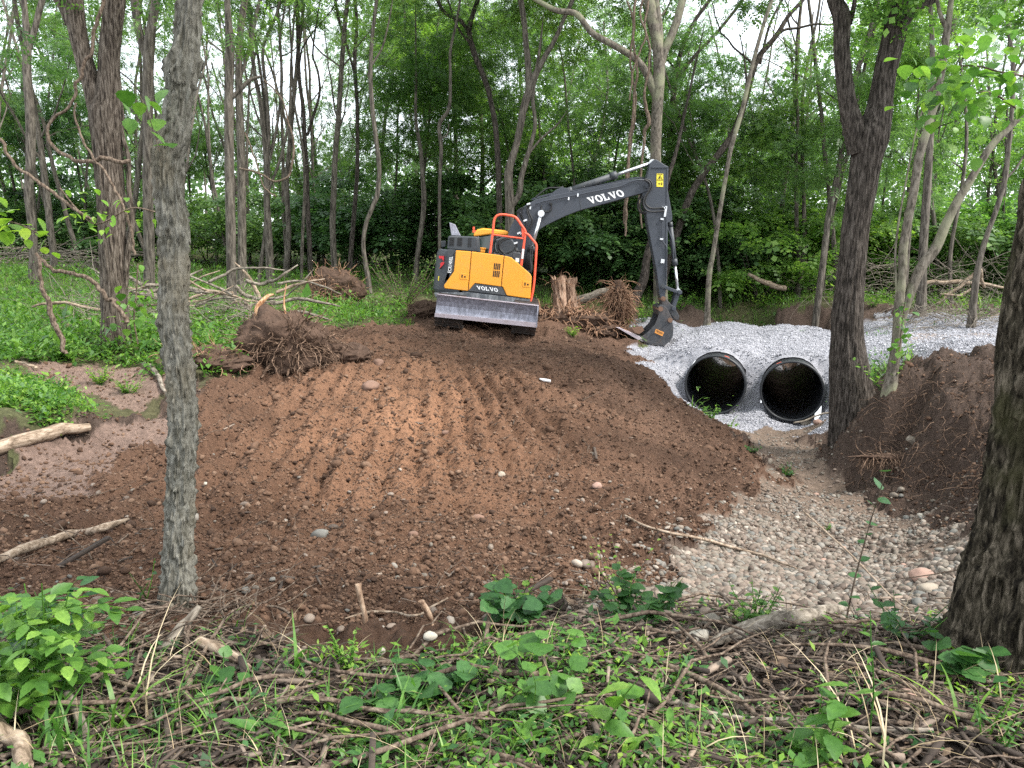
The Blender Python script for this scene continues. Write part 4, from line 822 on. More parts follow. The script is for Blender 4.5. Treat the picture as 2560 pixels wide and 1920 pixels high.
# boom
BY = .02; BT_ = .42
boom = prism_obj('boom', [(640,800),(650,700),(672,620),(700,560),(735,505),(752,458),(800,422),(880,375),(1000,345),(1210,305),(1420,262),(1600,226),(1680,212),(1760,216),(1792,245),(1795,270),(1785,296),(1725,326),(1640,348),(1480,395),(1240,458),(1130,500),(1060,532),(960,582),(905,618),(872,690),(846,760),(818,850),(770,900),(700,880)], BY, BT_, 'boomgrey', bevel=.012)
prism_obj('weld_plate', [(1222,356),(1228,354),(1250,456),(1243,458)], BY-.006, .01, 'dgrey', boom, 0)
prism_obj('cylinder_bracket', [(985,347),(1040,300),(1085,278),(1140,286),(1158,322),(1150,330)], BY+.1, .22, 'boomgrey', boom, .01)
for cx_, cy_, r_ in ((928, 478, .07), (1755, 262, .075)):
    b = MB(); q_ = X(cx_, cy_, BY); b.tube([q_-np.array([0, .05, 0]), q_+np.array([0, BT_+.05, 0])], r_, 18); b.tube([q_-np.array([0, .07, 0]), q_+np.array([0, BT_+.07, 0])], r_*.6, 14); b.build('pivot_pin', M['boomgrey'], boom)
prism_obj('work_light', [(990,398),(1014,402),(1010,462),(1000,462),(1004,420),(988,412)], BY-.07, .06, 'black', boom, .006)
for a, y in (([(880,412),(940,390),(1000,378),(1210,338),(1420,296),(1560,268),(1600,248),(1680,222),(1745,224)], -.03), ([(850,380),(910,360),(1000,338),(1210,300),(1420,258),(1600,222),(1680,206),(1750,212)], .12), ([(850,372),(910,352),(1000,330),(1210,292),(1420,250),(1600,214),(1680,200),(1750,206)], .3)):
    rail('hydraulic_line', a, BY+y, .014, 'boomgrey', boom, 40, 6)
def bits(name, lst, parent, rot=None):
    for cx_, cy_, y, sz in lst: b = MB(); b.box(X(cx_, cy_, y), sz, rot); b.build(name, M['chrome'], parent)
bits('line_clamp', [(a_, c_, BY-.03, (.035, .03, .075)) for a_, c_ in ((840,440),(1143,368),(1215,340))], boom)
# boom rams, stick ram
def ram(name, a, c, y, r1, r2, split, parent, m1='dgrey', collar=1.25):
    A, C_ = X(*a, y), X(*c, y); B = A + (C_-A)*split; d = (C_-A)/np.linalg.norm(C_-A); b = MB(); b.tube([A, B], r1, 18)
    b.tube([B-d*.16, B], r1*collar, 18); b.tube([A-d*.02, A+d*.1], r1*1.1, 18); o = b.build(name, M[m1], parent)
    b = MB(); b.tube([B, C_], r2, 14); b.tube([C_-np.array([0, .06, 0]), C_+np.array([0, .06, 0])], r1*.95, 14); b.build('piston_rod', M['chrome'], o); return o
ram('boom_cylinder', (798,960), (925,486), BY-.12, .085, .042, .46, ex, 'hose', 1.2); ram('boom_cylinder', (798,960), (925,486), BY+BT_+.12, .085, .042, .46, ex, 'hose', 1.2)
ram('stick_cylinder', (1140,310), (1802,84), BY+.21, .082, .042, .58, boom, 'dgrey', 1.22)
# arm
ay = BY+.03; at_ = .34
arm = prism_obj('arm', [(1815,62),(1832,58),(1850,66),(1900,100),(1932,116),(1929,200),(1926,300),(1944,400),(1960,490),(1962,535),(1948,552),(1926,560),(1926,700),(1920,850),(1916,1050),(1905,1150),(1872,1165),(1858,1120),(1852,1050),(1836,930),(1802,760),(1768,580),(1756,490),(1735,400),(1722,330),(1735,290),(1762,200),(1790,85)], ay, at_, 'boomgrey', bevel=.012)
prism_obj('gusset', [(1796,118),(1930,116),(1930,124),(1800,126)], ay-.02, .02, 'boomgrey', arm, .004)
prism_obj('edge_flange', [(1918,130),(1926,130),(1924,560),(1918,1050),(1908,1050),(1912,560)], ay-.012, .014, 'boomgrey', arm, .003)
lb = prism_obj('warning_label', [(1838,170),(1890,172),(1890,276),(1837,274)], ay-.006, .008, 'label', arm, 0)
b = MB(); f_ = lambda pts2: b.prism(o2(pts2, ay-.01), ay-.011, ay-.0065)
f_([(1863,184),(1867,184),(1889,224),(1885,224)]); f_([(1863,184),(1866,187),(1846,224),(1842,224)]); f_([(1842,220),(1889,220),(1889,224),(1842,224)])
f_([(1860,198),(1867,196),(1863,206),(1870,206),(1860,218),(1862,208),(1857,208)]); f_([(1841,175),(1886,176),(1886,179),(1841,178)]); f_([(1852,246),(1870,246),(1870,249),(1852,249)]); f_([(1852,252),(1866,252),(1866,255),(1852,255)])
f_([(1876,240),(1881,240),(1882,252),(1884,252),(1878,264),(1873,252),(1876,252)]); b.build('warning_symbol', M['black'], lb)
for cx_, cy_, r_ in ((1884,1060,.06), (1888,1160,.062)):
    b = MB(); q_ = X(cx_, cy_, ay); b.tube([q_-np.array([0, .06, 0]), q_+np.array([0, at_+.06, 0])], r_, 16); b.tube([q_-np.array([0, .08, 0]), q_+np.array([0, at_+.08, 0])], r_*.55, 10); b.build('pivot_pin', M['dgrey'] if cy_ < 1100 else M['rust'], arm)
bits('line_clamp', [(1880,530,ay-.03,(.08,.05,.04)),(1876,688,ay-.03,(.08,.05,.04)),(1895,440,ay-.03,(.1,.05,.04)),(1907,470,ay-.03,(.05,.05,.26)),(1885,862,ay-.02,(.09,.02,.1))], arm)
rail('hydraulic_line', [(1884,525),(1882,600),(1880,685),(1886,710),(1915,745),(1918,860),(1914,1000)], ay-.03, .011, 'boomgrey', arm, 30, 6)
ram('bucket_cylinder', (1944,560), (2006,1095), ay+at_/2, .06, .034, .62, arm, 'dgrey', 1.25)
rail('hydraulic_line', [(1918,575),(1932,620),(1955,680),(1965,740),(1970,850)], ay+.05, .012, 'boomgrey', arm, 20, 6)
# hoses
HZ = [([(1745,214),(1785,226),(1803,262),(1790,300),(1762,340),(1748,400),(1775,436),(1815,446),(1895,440)], -.07), ([(1740,220),(1775,236),(1788,266),(1770,312),(1742,360),(1735,420),(1762,462),(1812,472),(1900,466)], -.10),
      ([(1720,330),(1700,370),(1690,420),(1702,470),(1745,492)], .1), ([(1728,340),(1716,380),(1708,430),(1722,470),(1760,482)], -.02)]
for a, y in HZ: rail('hose', a, BY+y, .021, 'hose', boom, 50, 8)
HB = [([(842,420),(820,440),(835,490),(855,540),(840,590),(800,640)], -.1), ([(838,418),(810,430),(818,480),(830,530),(815,580)], -.13), ([(790,430),(770,470),(780,520),(800,560),(795,600)], -.08), ([(770,440),(750,470),(765,510),(790,545),(805,600),(790,640)], -.05), ([(760,450),(738,470),(745,500),(775,520)], .05),
      ([(880,360),(940,310),(985,285),(1060,282),(1100,275)], .15), ([(930,420),(925,445),(945,468),(985,470),(1000,455)], -.06), ([(800,620),(740,660),(680,672),(620,690),(590,730),(600,780),(640,810)], -.5), ([(795,640),(720,680),(650,690),(605,720),(598,760),(630,800)], -.55), ([(600,668),(560,690),(545,730),(555,780),(580,800)], -.45), ([(640,680),(595,700),(575,740),(590,790),(620,812)], -.4),
      ([(845,760),(835,820),(845,900),(840,950)], -.3), ([(860,740),(850,830),(852,920),(845,955)], -.25), ([(730,700),(735,740),(700,780),(650,805)], -.5), ([(722,722),(725,775),(770,785)], -.6)]
for a, y in HB: rail('hose', a, BY+y, .019, 'hose', ex, 40, 8)
bits('hose_fitting', [(a_, c_, BY+y, (.09, .04, .04)) for a_, c_, y in ((775,648,-.5),(750,640,-.5),(725,718,-.6),(800,540,-.12),(826,410,-.1))], ex, Matrix.Rotation(-.5, 3, 'Y'))
# bucket with linkage
lk = prism_obj('linkage', [(1878,1052),(1892,1048),(2010,1096),(2024,1104),(2018,1120),(2000,1118),(1885,1074)], ay-.05, .06, 'boomgrey', arm, .01)
b = MB(); b.prism(o2([(1878,1052),(1892,1048),(2010,1096),(2024,1104),(2018,1120),(2000,1118),(1885,1074)], ay+at_), ay+at_, ay+at_+.06)
b.prism(o2([(2000,1100),(2026,1100),(2012,1160),(1990,1225),(1960,1215),(1980,1150)], ay), ay+.02, ay+at_-.02)
for cx_, cy_ in ((2018,1108), (1970,1235)): q_ = X(cx_, cy_, ay); b.tube([q_-np.array([0, .09, 0]), q_+np.array([0, at_+.09, 0])], .055, 14)
b.build('link_arm', M['boomgrey'], lk, .008)
prism_obj('quick_coupler', [(1870,1160),(1890,1148),(1912,1160),(1950,1200),(1975,1222),(2000,1262),(2018,1300),(2012,1325),(1990,1330),(1960,1300),(1925,1250),(1880,1215)], ay-.02, at_+.04, 'bucket', ex, .015)
by, bw = ay-.2, .74
side = [(1850,1222),(1882,1206),(1918,1232),(1950,1290),(1962,1330),(1972,1390),(1968,1450),(1948,1492),(1905,1526),(1850,1532),(1790,1522),(1738,1496),(1700,1470),(1735,1448),(1772,1420),(1822,1366),(1846,1312),(1854,1280)]
bk = prism_obj('bucket', side, by, .04, 'bucket', ex, .008)
b = MB(); b.prism(o2(side, by), by+bw, by+bw+.04)
back = [(1854,1280),(1850,1222),(1882,1206),(1918,1232),(1950,1290),(1962,1330),(1972,1390),(1968,1450),(1948,1492),(1905,1526),(1850,1532),(1790,1522),(1738,1496),(1700,1472)]
A = o2(back, by); cen = np.mean(A, axis=0); inn = [(x + (cen[0]-x)*.06, z + (cen[1]-z)*.06) for x, z in A]; n = len(A)
V = [(x, y, z) for y in (by+.04, by+bw) for x, z in A] + [(x, y, z) for y in (by+.04, by+bw) for x, z in inn]
Fs = [(i, i+1, n+i+1, n+i) for i in range(n-1)] + [(2*n+i, 3*n+i, 3*n+i+1, 2*n+i+1) for i in range(n-1)] + [(0, n, 3*n, 2*n), (n-1, 3*n-1, 4*n-1, 2*n-1)]
b.add(V, Fs, False)
b.build('bucket_shell', M['bucket'], bk)
prism_obj('cutting_edge', [(1520,1386),(1545,1388),(1710,1462),(1738,1490),(1730,1500),(1690,1484)], by-.005, bw+.05, 'edge', bk, .006)
prism_obj('side_cutter', [(1600,1390),(1725,1376),(1742,1410),(1690,1442),(1640,1428)], by+bw*.75, .05, 'rust', bk, .006)
prism_obj('side_cutter', [(1640,1392),(1722,1376),(1738,1412),(1700,1440),(1668,1428)], by-.03, .03, 'rust', bk, .006)
prism_obj('stiffener_rib', [(1926,1336),(1944,1340),(1730,1494),(1716,1480)], by-.012, .014, 'bucket', bk, .003)
prism_obj('wear_strip', [(1740,1482),(1800,1500),(1850,1506),(1905,1498),(1950,1470),(1950,1490),(1905,1526),(1850,1532),(1790,1522),(1738,1498)], by-.016, .018, 'bucket', bk, .004)
b = MB()
for cx_, cy_ in ((1868,1240),(1943,1328)): q_ = X(cx_, cy_, by); b.tube([q_-np.array([0, .05, 0]), q_+np.array([0, bw+.09, 0])], .06, 16)
b.build('bucket_pin', M['rust'], bk)
tp = prism_obj('name_plate', [(1832,1398),(1896,1424),(1884,1456),(1822,1428)], by-.02, .012, 'label', bk, .002)
tp.data.materials.clear(); tp.data.materials.append(paint_mat('plate_orange', (.6, .25, .05), (.3, .15, .08), .3, .5))
# blade
DY = -1.92
bt, bbm = (102,1125), (84,1300); tr, br = (906,1216), (892,1384)
prof = [(0, .0), (.12, .05), (.3, .11), (.5, .135), (.7, .12), (.86, .07), (1, -.02)]; b = MB(); V = []
for s_, d_ in prof:
    for e in (0, 1):
        t_ = tr if e else bt; u_ = br if e else bbm; q_ = X(t_[0] + (u_[0]-t_[0])*s_, t_[1] + (u_[1]-t_[1])*s_, DY); V += [q_ + np.array([0, d_, 0]), q_ + np.array([0, d_+.05, 0])]
m = len(prof); b.add(V, [(4*i, 4*i+2, 4*i+6, 4*i+4) for i in range(m-1)] + [(4*i+1, 4*i+5, 4*i+7, 4*i+3) for i in range(m-1)] + [(0, 1, 3, 2), (4*m-4, 4*m-2, 4*m-1, 4*m-3)] + [(4*i, 4*i+4, 4*i+5, 4*i+1) for i in range(m-1)] + [(4*i+2, 4*i+3, 4*i+7, 4*i+6) for i in range(m-1)], False)
bl = b.build('dozer_blade', M['steel'], ex)
prism_obj('cutting_edge', [(86,1272),(893,1350),(891,1388),(82,1302)], DY-.03, .035, 'edge', bl, .004)
rail('top_lip', [(102,1124),(500,1170),(906,1215)], DY+.01, .018, 'edge', bl, 12)
prism_obj('end_plate', [(896,1216),(907,1217),(893,1386),(884,1384)], DY-.035, .2, 'steel', bl, .004)
z0 = X(500,1290,DY)[2]
for x_ in (-.55, .5): b = MB(); b.box((x_, DY+.95, z0+.08), (.16, 1.3, .18)); b.build('blade_arm', M['track'], bl)
# tracks and undercarriage
for name_x, cx0, cx1 in ((0, 85, 300), (1, 700, 884)):
    x0 = X(cx0, 1330, -1.6)[0]; x1 = X(cx1, 1400, -1.6)[0]; zb = X(cx0, 1372, -1.6)[2] if name_x == 0 else X(790, 1440, -1.6)[2]; h = .72; b = MB(); n = 44; y0, y1 = -1.72, 1.5; r_ = h/2
    per = []
    for i in range(n):
        s_ = i/n*(2*(y1-y0-2*r_) + 2*math.pi*r_); Ls = y1-y0-2*r_
        if s_ < Ls: q_ = (y0+r_+s_, zb, 0)
        elif s_ < Ls + math.pi*r_: a = (s_-Ls)/r_; q_ = (y1-r_+r_*math.sin(a), zb+r_-r_*math.cos(a), -a)
        elif s_ < 2*Ls + math.pi*r_: q_ = (y1-r_-(s_-Ls-math.pi*r_), zb+h, math.pi)
        else: a = (s_-2*Ls-math.pi*r_)/r_; q_ = (y0+r_-r_*math.sin(a), zb+r_+r_*math.cos(a), math.pi-a)
        per.append(q_)
    for y_, z_, a in per: b.box(((x0+x1)/2, y_, z_), (x1-x0, .15, .035), Matrix.Rotation(-a, 3, 'X')); b.box(((x0+x1)/2, y_ , z_) , (x1-x0, .03, .075), Matrix.Rotation(-a, 3, 'X'))
    tk = b.build('track', M['track'], ex)
    b = MB()
    for y_ in (y0+r_, y1-r_): b.tube([(x0+.1, y_, zb+r_), (x1-.1, y_, zb+r_)], r_-.05, 20)
    b.box(((x0+x1)/2, (y0+y1)/2, zb+r_), (x1-x0-.2, y1-y0-.6, h*.6)); b.build('roller_frame', M['track'], tk)
b = MB(); zc_ = X(500, 1300, -1)[2]; b.box((0, 0, zc_+.02), (1.5, 1.8, .35)); b.tube([(0, 0, zc_+.1), (0, 0, zc_+.55)], .62, 24); b.build('undercarriage', M['track'], ex)
# lettering, drawn as outlines
def slab(ch):
    if ch == 'V': return [[(0,1),(.44,1),(.44,.88),(.36,.88),(.56,.36),(.74,.88),(.64,.88),(.64,1),(1,1),(1,.88),(.93,.88),(.6,0),(.42,0),(.07,.88),(0,.88)]]
    if ch == 'L': return [[(0,1),(.5,1),(.5,.87),(.38,.87),(.38,.15),(.68,.15),(.72,.4),(.86,.4),(.84,0),(0,0),(0,.13),(.12,.13),(.12,.87),(0,.87)]]
    if ch == 'O':
        o_ = []; n = 24; a = [2*math.pi*i/n for i in range(n)]
        for i in range(n):
            t0, t1 = a[i], a[(i+1) % n]; o_.append([(.5+.5*math.cos(t0), .5+.53*math.sin(t0)), (.5+.5*math.cos(t1), .5+.53*math.sin(t1)), (.5+.22*math.cos(t1), .5+.36*math.sin(t1)), (.5+.22*math.cos(t0), .5+.36*math.sin(t0))])
        return o_
def word(name, parent, y, p00, p10, p01, txt, mat, skip=0):
    """slab letters on the plane y; p00 baseline start, p10 baseline end, p01 cap height at start (crop positions)"""
    A, B, C_ = X(*p00, y), X(*p10, y), X(*p01, y); n = len(txt); b = MB(); wch = 1/n
    for i, ch in enumerate(txt):
        for pg in slab(ch):
            q_ = []
            for u_, v_ in pg:
                uu = (i + .04 + u_*.94)*wch; w3 = A + (B-A)*uu + (C_-A)*v_; q_.append((w3[0], w3[2]))
            b.prism(q_, y-.004, y)
    return b.build(name, M[mat], parent)
word('maker_lettering', boom, BY-.001, (1312,412), (1592,346), (1280,362), 'VOLVO', 'white')
word('maker_lettering', ex, Y0-.0075, (420,1086), (588,1106), (412,1056), 'VOLVO', 'white')
def font_text(name, parent, y, p0, p1, ph, txt, mat):
    cu = bpy.data.curves.new('t', 'FONT'); cu.body = txt; cu.offset = .012; to = bpy.data.objects.new('t', cu); COL.objects.link(to)
    bpy.context.view_layer.update(); me = bpy.data.meshes.new_from_object(to.evaluated_get(bpy.context.evaluated_depsgraph_get())); bpy.data.objects.remove(to)
    v = np.array([q_.co[:] for q_ in me.vertices]); v[:, 0] -= v[:, 0].min(); v[:, 1] -= v[:, 1].min(); v[:, :2] /= v[:, :2].max(0)
    A, B, C_ = X(*p0, y), X(*p1, y), X(*ph, y); w3 = A + (B-A)*v[:, :1] + (C_-A)*v[:, 1:2]
    for i, q_ in enumerate(me.vertices): q_.co = (w3[i][0], y-.004, w3[i][2])
    me.update(); return link(name, me, M[mat], parent)
font_text('model_lettering', ex, Y0+.003, (213,955), (228,826), (187,953), 'ECR145EL', 'white')
font_text('plate_lettering', tp, by-.021, (1829,1424), (1880,1446), (1836,1404), 'TROJAN', 'black')
# marks on the rounded counterweight
def mark(name, pts_, y, mat): 
    b = MB(); b.prism(o2(pts_, y), y-.01, y+.12); return b.build(name, M[mat], ex)
mark('red_arrow', [(118,820),(158,822),(156,862),(144,848),(140,842),(118,840)], Y0+.03, 'red'); mark('red_arrow', [(130,900),(128,880),(150,866),(160,872),(158,884),(122,922)], Y0+.03, 'red')
mark('sticker', [(113,980),(138,980),(136,1016),(110,1016)], Y0+.1, 'label')
# ---------------------------------------------------------------- stumps, logs, root masses
def branch(name, label, px, Y=None, mat='wood_grey', group=None, cat='branch', seg=9, lift=.0, wob=.6):
    """a fallen stick: laid on the ground where it touches it, or at its own distance"""
    K = []
    for q_ in px:
        if len(q_) > 3: a = P(q_[0], q_[1], q_[3])
        elif Y is not None: a = P(q_[0], q_[1], Y)
        else: a = G(q_[0], q_[1]) + np.array([0, 0, lift])
        r = q_[2]/2*scale_at(q_[0], q_[1], a[1]); 
        if Y is None and len(q_) == 3: a = a + np.array([0, 0, r*.5])
        K.append([*a, r])
    K = np.array(K); C = crom(K, max(14, len(K)*8)); t = np.arange(len(C))*.17
    C[:, :3] += np.stack([fbm(t, 0*t + j*9 + px[0][0]*.37, 0, 2) for j in range(3)], 1)*C[:, 3:4]*wob; C[:, 3] *= 1 + .08*fbm(t*1.7, 0*t+px[0][1], 0, 2)
    c0 = C[len(C)//2, :3].copy(); V, Fc = tube_np(C[:, :3] - c0, C[:, 3], seg); n = len(C); b = MB(); b.add(V, Fc, True)
    b.f += [tuple(range(seg))[::-1], tuple((n-1)*seg + i for i in range(seg))]; b.sm += [False, False]
    d = Vector(C[-1, :3] - C[0, :3]).normalized(); qd = d.to_track_quat('Z', 'Y'); qi = qd.inverted()
    b.v = [tuple(qi @ Vector(v)) for v in b.v]; o = b.build(name, M[mat], None, 0, tuple(c0)); o.rotation_mode = 'QUATERNION'; o.rotation_quaternion = qd; return tag(o, label, cat, group)
def root_hair(nb, c, n, spread, L, r0, down=-.06, amp=.22, shell=1.0, up=.1):
    for i in range(n):
        d = np.array([random.gauss(0, 1), random.gauss(0, 1), random.gauss(up, .7)]); d /= np.linalg.norm(d); s = c + d*np.array(spread)*shell*random.uniform(.75, 1.0)
        pp, rr = wiggle(s, d + np.array([random.gauss(0, .6), random.gauss(0, .6), random.gauss(-.1, .6)]), L*random.uniform(.4, 1.3), r0*random.uniform(.4, 1.4), 9, amp, down); nb.add(*tube_np(pp, rr, 5))
def soil_lump(c, size, seed, amp=.28):
    V, Fc = ico(4); n_ = fbm(V[:, 0]*1.5 + seed, V[:, 1]*1.5, V[:, 2]*1.5, 5, .6)[:, None]; return V*(1 + amp*n_)*np.array(size) + c, Fc
def rootball(label, px, py, size, nroots, L, mat='root', Yd=None, r0=.012, name='root_mass', soil='lump', stubs=(), lift=.4, amp=.22, down=-.06, shell=1.0, up=.1):
    g = G(px, py) if Yd is None else P(px, py, Yd)
    if lift >= 0.3 or Yd is None: g[2] = float(Z(g[0], g[1]))
    root = empty(name, g); tag(root, label, 'root mass')
    c = np.array([0, 0, size[2]*lift]); nb = NB(); nb.add(*soil_lump(c, size, px*.1)); nb.build('soil_lump', M[soil], root, True)
    nb = NB(); root_hair(nb, c, int(nroots*1.3), size, L*.62, r0, down=down, amp=amp, shell=shell, up=up); root_hair(nb, c, 3 + nroots//22, size, L*.45, r0*3.2, down=down, amp=.12, shell=shell, up=up); nb.build('roots', M[mat], root, True)
    for st in stubs:
        K = np.array(st, float); C = crom(K, 16); nb = NB(); nb.add(*tube_np(C[:, :3], C[:, 3], 10, ridges(.2, 3, 3, 1))); nb.build('stub', M['wood_raw'], root, True)
    return root
M['lump'] = island_mat('lump', [(0, (.065, .044, .033)), (1, (.08, .052, .038))], .95, 7, .08, .1)
rootball('dark tangled root ball with soil, biggest at the left edge of the soil heap', 722, 908, (.7, .5, .56), 430, .7, r0=.011, stubs=[[(-.4, 0, .6, .06), (-.46, 0, .85, .045), (-.3, .05, 1.05, .03), (-.2, .05, 1.08, .012)], [(.0, 0, .7, .02), (-.03, 0, .95, .014), (.02, 0, 1.25, .006)]])
rootball('small low root clump with a dark hollow, right of the big root ball', 868, 905, (.36, .3, .2), 60, .3, r0=.007)
rootball('tan fibrous root clump trailing roots, left of the big root ball', 530, 912, (.6, .4, .2), 130, .6, 'root_red', r0=.008)
rootball('reddish bushy root ball standing behind the soil heap, left of the excavator', 838, 765, (.75, .6, .62), 300, .75, 'root_red', r0=.011, lift=.6)
rootball('low root plate in the cut brush at the excavator rear', 1062, 790, (.5, .4, .3), 130, .45, 'root', 20.8, r0=.01)
rootball('sprawling tangle of pale red roots under the two torn stumps', 1400, 818, (1.2, .7, .32), 460, .8, 'root_red', 20.2, r0=.016, amp=.25)
rootball('upturned root fan hanging in strands beside the bucket', 1545, 800, (.24, .22, .55), 360, .85, 'root_red', 20.6, r0=.013, lift=1.2, amp=.2, down=-.16, up=.2)
rootball('small root clump on the edge of the gravel by the bucket teeth', 1500, 835, (.6, .4, .16), 90, .6, 'root_red', 19.8, r0=.012)
rootball('dark root mat with soil drooping over the undercut of the right bank', 2300, 1140, (.85, .1, .04), 300, .45, 'root', 10.95, r0=.007, lift=-.2, amp=.25, down=-.16)
def stump(label, pxs, Y, mat='root_red'):
    K = []
    for a, b_, w_ in pxs: q_ = P(a, b_, Y); K.append([*q_, w_*.4*scale_at(a, b_, Y)])
    K = np.array(K); base = K[0, :3].copy(); base[2] = float(Z(base[0], base[1])); C = crom(K, 36); root = empty('torn_stump', base); tag(root, label, 'stump')
    nb = NB(); V, Fc = tube_np(C[:, :3] - base, C[:, 3], 40, ridges(.26, 4, 2.2, Y)); top = V[-40:]; top[:, 2] += (np.random.default_rng(int(Y*10)).random(40)-.3)*.18; nb.add(V, Fc)
    cc = top.mean(0) - np.array([0, 0, .12]); nb.add(np.vstack([top, cc[None]]), [[i, (i+1) % 40, 40, 40] for i in range(40)]); 
    m = bpy.data.meshes.new('trunk'); VV = np.concatenate(nb.V); FF = [tuple(dict.fromkeys(int(x) for x in f)) for f in np.concatenate(nb.F)]; m.from_pydata(VV.tolist(), [], FF); m.polygons.foreach_set('use_smooth', [True]*len(m.polygons)); m.update(); link('trunk', m, M[mat], root)
    nb = NB(); root_hair(nb, C[-3, :3] - base, 26, (.2, .2, .1), .35, .006); root_hair(nb, np.array([0, 0, .1]), 40, (.3, .3, .1), .6, .014); nb.build('roots', M['root_red'], root, True); return root
M['stump_wood'] = bark_mat('stump_wood', (.1, .06, .04), (.26, .165, .115), (.42, .31, .23), 24, .2, .01)
stump('broken upright stump with shredded bark, left one of the leaning pair', [(1402,815,78),(1400,770,44),(1398,735,38),(1397,715,40),(1395,698,44)], 20.0, 'stump_wood')
stump('broken upright stump right against its neighbour, roots curling off its top', [(1436,812,70),(1430,770,36),(1424,735,34),(1420,715,42),(1422,700,50)], 20.3, 'stump_wood')
branch('leaning_log', 'barked log resting between the torn stumps and the upturned root fan', [(1420,762,26),(1470,745,24),(1515,730,23),(1555,722,22)], 20.9, 'wood_grey', None, 'log', 14, wob=.15)
branch('fallen_log', 'long mossy log lying left to right at the foot of the shaggy double tree', [(-80,838,27),(20,848,26),(90,852,26),(135,846,25),(170,860,24),(205,866,22),(240,852,20),(300,840,16)], 14.3, 'wood_grey', None, 'log', 14, wob=.3)
branch('fallen_log', 'pale log lying behind the brush pile right of the knobbly tree', [(470,828,30),(540,826,32),(600,826,34)], 16.5, 'wood_pale', None, 'log', 14, wob=.2)
branch('fallen_branch', 'straight pale pole lying behind the long mossy log', [(78,832,13),(150,820,14),(235,800,12)], 15.0, 'wood_pale')
branch('fallen_branch', 'thin pale branch spanning left of the shaggy double tree at knee height', [(80,766,5),(110,760,7),(160,758,8),(210,766,8),(255,775,8)], 14.6, 'wood_pale')
branch('split_log', 'split pinkish log lying along the foot of the left bank', [(-60,1150,34),(0,1138,34),(70,1115,34),(150,1092,30),(224,1080,20)], None, 'wood_pale', None, 'log', 12, .04, .2)
branch('fallen_branch', 'long peeled branch with a splintered tip lying across dark soil, lower left', [(-60,1440,22),(0,1416,22),(90,1378,24),(180,1352,22),(250,1335,20),(322,1310,10)], None, 'wood_pale', None, 'branch', 10, .03, .3)
branch('fallen_branch', 'brown forked branch on the hard mud, upper end near the green patch', [(365,918,12),(385,935,12),(400,960,11),(415,985,8)], None, 'wood_grey', None, 'branch', 8, .02)
branch('fallen_branch', 'bleached bent stick on the grassy edge at far left', [(36,910,7),(60,912,9),(85,922,9),(92,930,10)], None, 'wood_pale', None, 'branch', 8, .02)
branch('fallen_branch', 'grey weathered split wood leaning on the foot of the knobbly tree', [(380,1655,38,2.95),(420,1610,34,3.0),(460,1565,28,3.05),(500,1515,14,3.1)], None, 'wood_grey', None, 'branch', 10, 0, .3)
branch('fallen_branch', 'bleached splintered slab of wood right of the knobbly tree foot', [(495,1628,26),(540,1640,32),(590,1668,26),(628,1692,8)], None, 'wood_pale', None, 'branch', 8, .03, .3)
branch('fallen_branch', 'thick weathered branch lying along the creek edge, right of centre', [(1775,1632,18),(1850,1610,40),(1940,1583,42),(2040,1560,36),(2120,1538,16)], None, 'wood_grey', None, 'branch', 12, .04, .3)
branch('fallen_branch', 'long thin branch running across the litter at lower right', [(1690,1775,20),(1780,1805,18),(1870,1822,18),(2010,1826,20),(2120,1842,18),(2330,1850,12)], None, 'wood_grey', None, 'branch', 10, .03, .6)
branch('fallen_branch', 'dark curved branch rising out of the litter, bottom centre', [(1560,1803,10),(1600,1795,16),(1660,1778,18),(1720,1785,16)], None, 'wood_grey', None, 'branch', 10, .03, .6)
branch('fallen_branch', 'brown thick stick poking in at the bottom left corner', [(-30,1830,40),(10,1860,42),(50,1915,44),(70,1960,40)], None, 'wood_pale', None, 'branch', 12, .05, .3)
branch('fallen_branch', 'weathered stake standing in the weeds below the leafy shrub, lower left', [(215,1960,34,2.2),(212,1860,30,2.3),(190,1780,26,2.4),(160,1715,22,2.5)], None, 'wood_grey', None, 'branch', 10, 0, .3)
M['wood_raw'] = bark_mat('wood_raw2', (.1, .06, .04), (.25, .165, .11), (.42, .31, .22), 30, .3, .006)
branch('broken_stem', 'upright snapped stem with a pale splintered top, left of centre', [(865,1660,8,3.35),(915,1610,10,3.4),(915,1560,12,3.4),(905,1500,13,3.4),(897,1462,16,3.4)], None, 'wood_raw', None, 'stem', 8, 0, .4)
branch('broken_stem', 'short leaning stem with a pale splintered top, above the white rocks', [(1092,1600,8,3.4),(1078,1560,14,3.45),(1066,1530,18,3.45),(1056,1502,16,3.45)], None, 'wood_raw', None, 'stem', 8, 0, .4)
branch('fallen_branch', 'thin arched twig between the two splintered stems', [(862,1562,4),(920,1545,6),(980,1545,6),(1040,1556,6),(1080,1530,6),(1120,1508,4)], None, 'wood_pale', None, 'branch', 7, .03)
branch('rotten_stump', 'small rotten stump in front of the dark-leaved plants', [(1280,1558,30),(1330,1545,40),(1388,1520,44),(1395,1498,34),(1392,1475,26)], 3.7, 'bark_brown', None, 'stump', 14, .02, .5)
branch('fallen_branch', 'dark root-like log jutting from the undercut right bank', [(2270,1095,16),(2290,1110,22),(2340,1118,22),(2400,1122,20),(2440,1115,16),(2470,1080,10)], 10.9, 'wood_grey', None, 'branch', 10, 0, .5)
branch('fallen_branch', 'long bent brown twig lying over the pebbles, right of centre', [(1560,1300,5),(1620,1330,7),(1700,1352,7),(1790,1370,8),(1900,1400,7),(1990,1435,4)], None, 'wood_pale', None, 'branch', 7, .05, .6)
branch('fallen_branch', 'thin straight twig slanting over the creek toward the mossy trunk', [(2010,1278,4,7),(2130,1390,5,6),(2240,1500,5,5),(2330,1550,6,4.2),(2400,1560,6,3.9)], None, 'wood_pale', None, 'branch', 7)
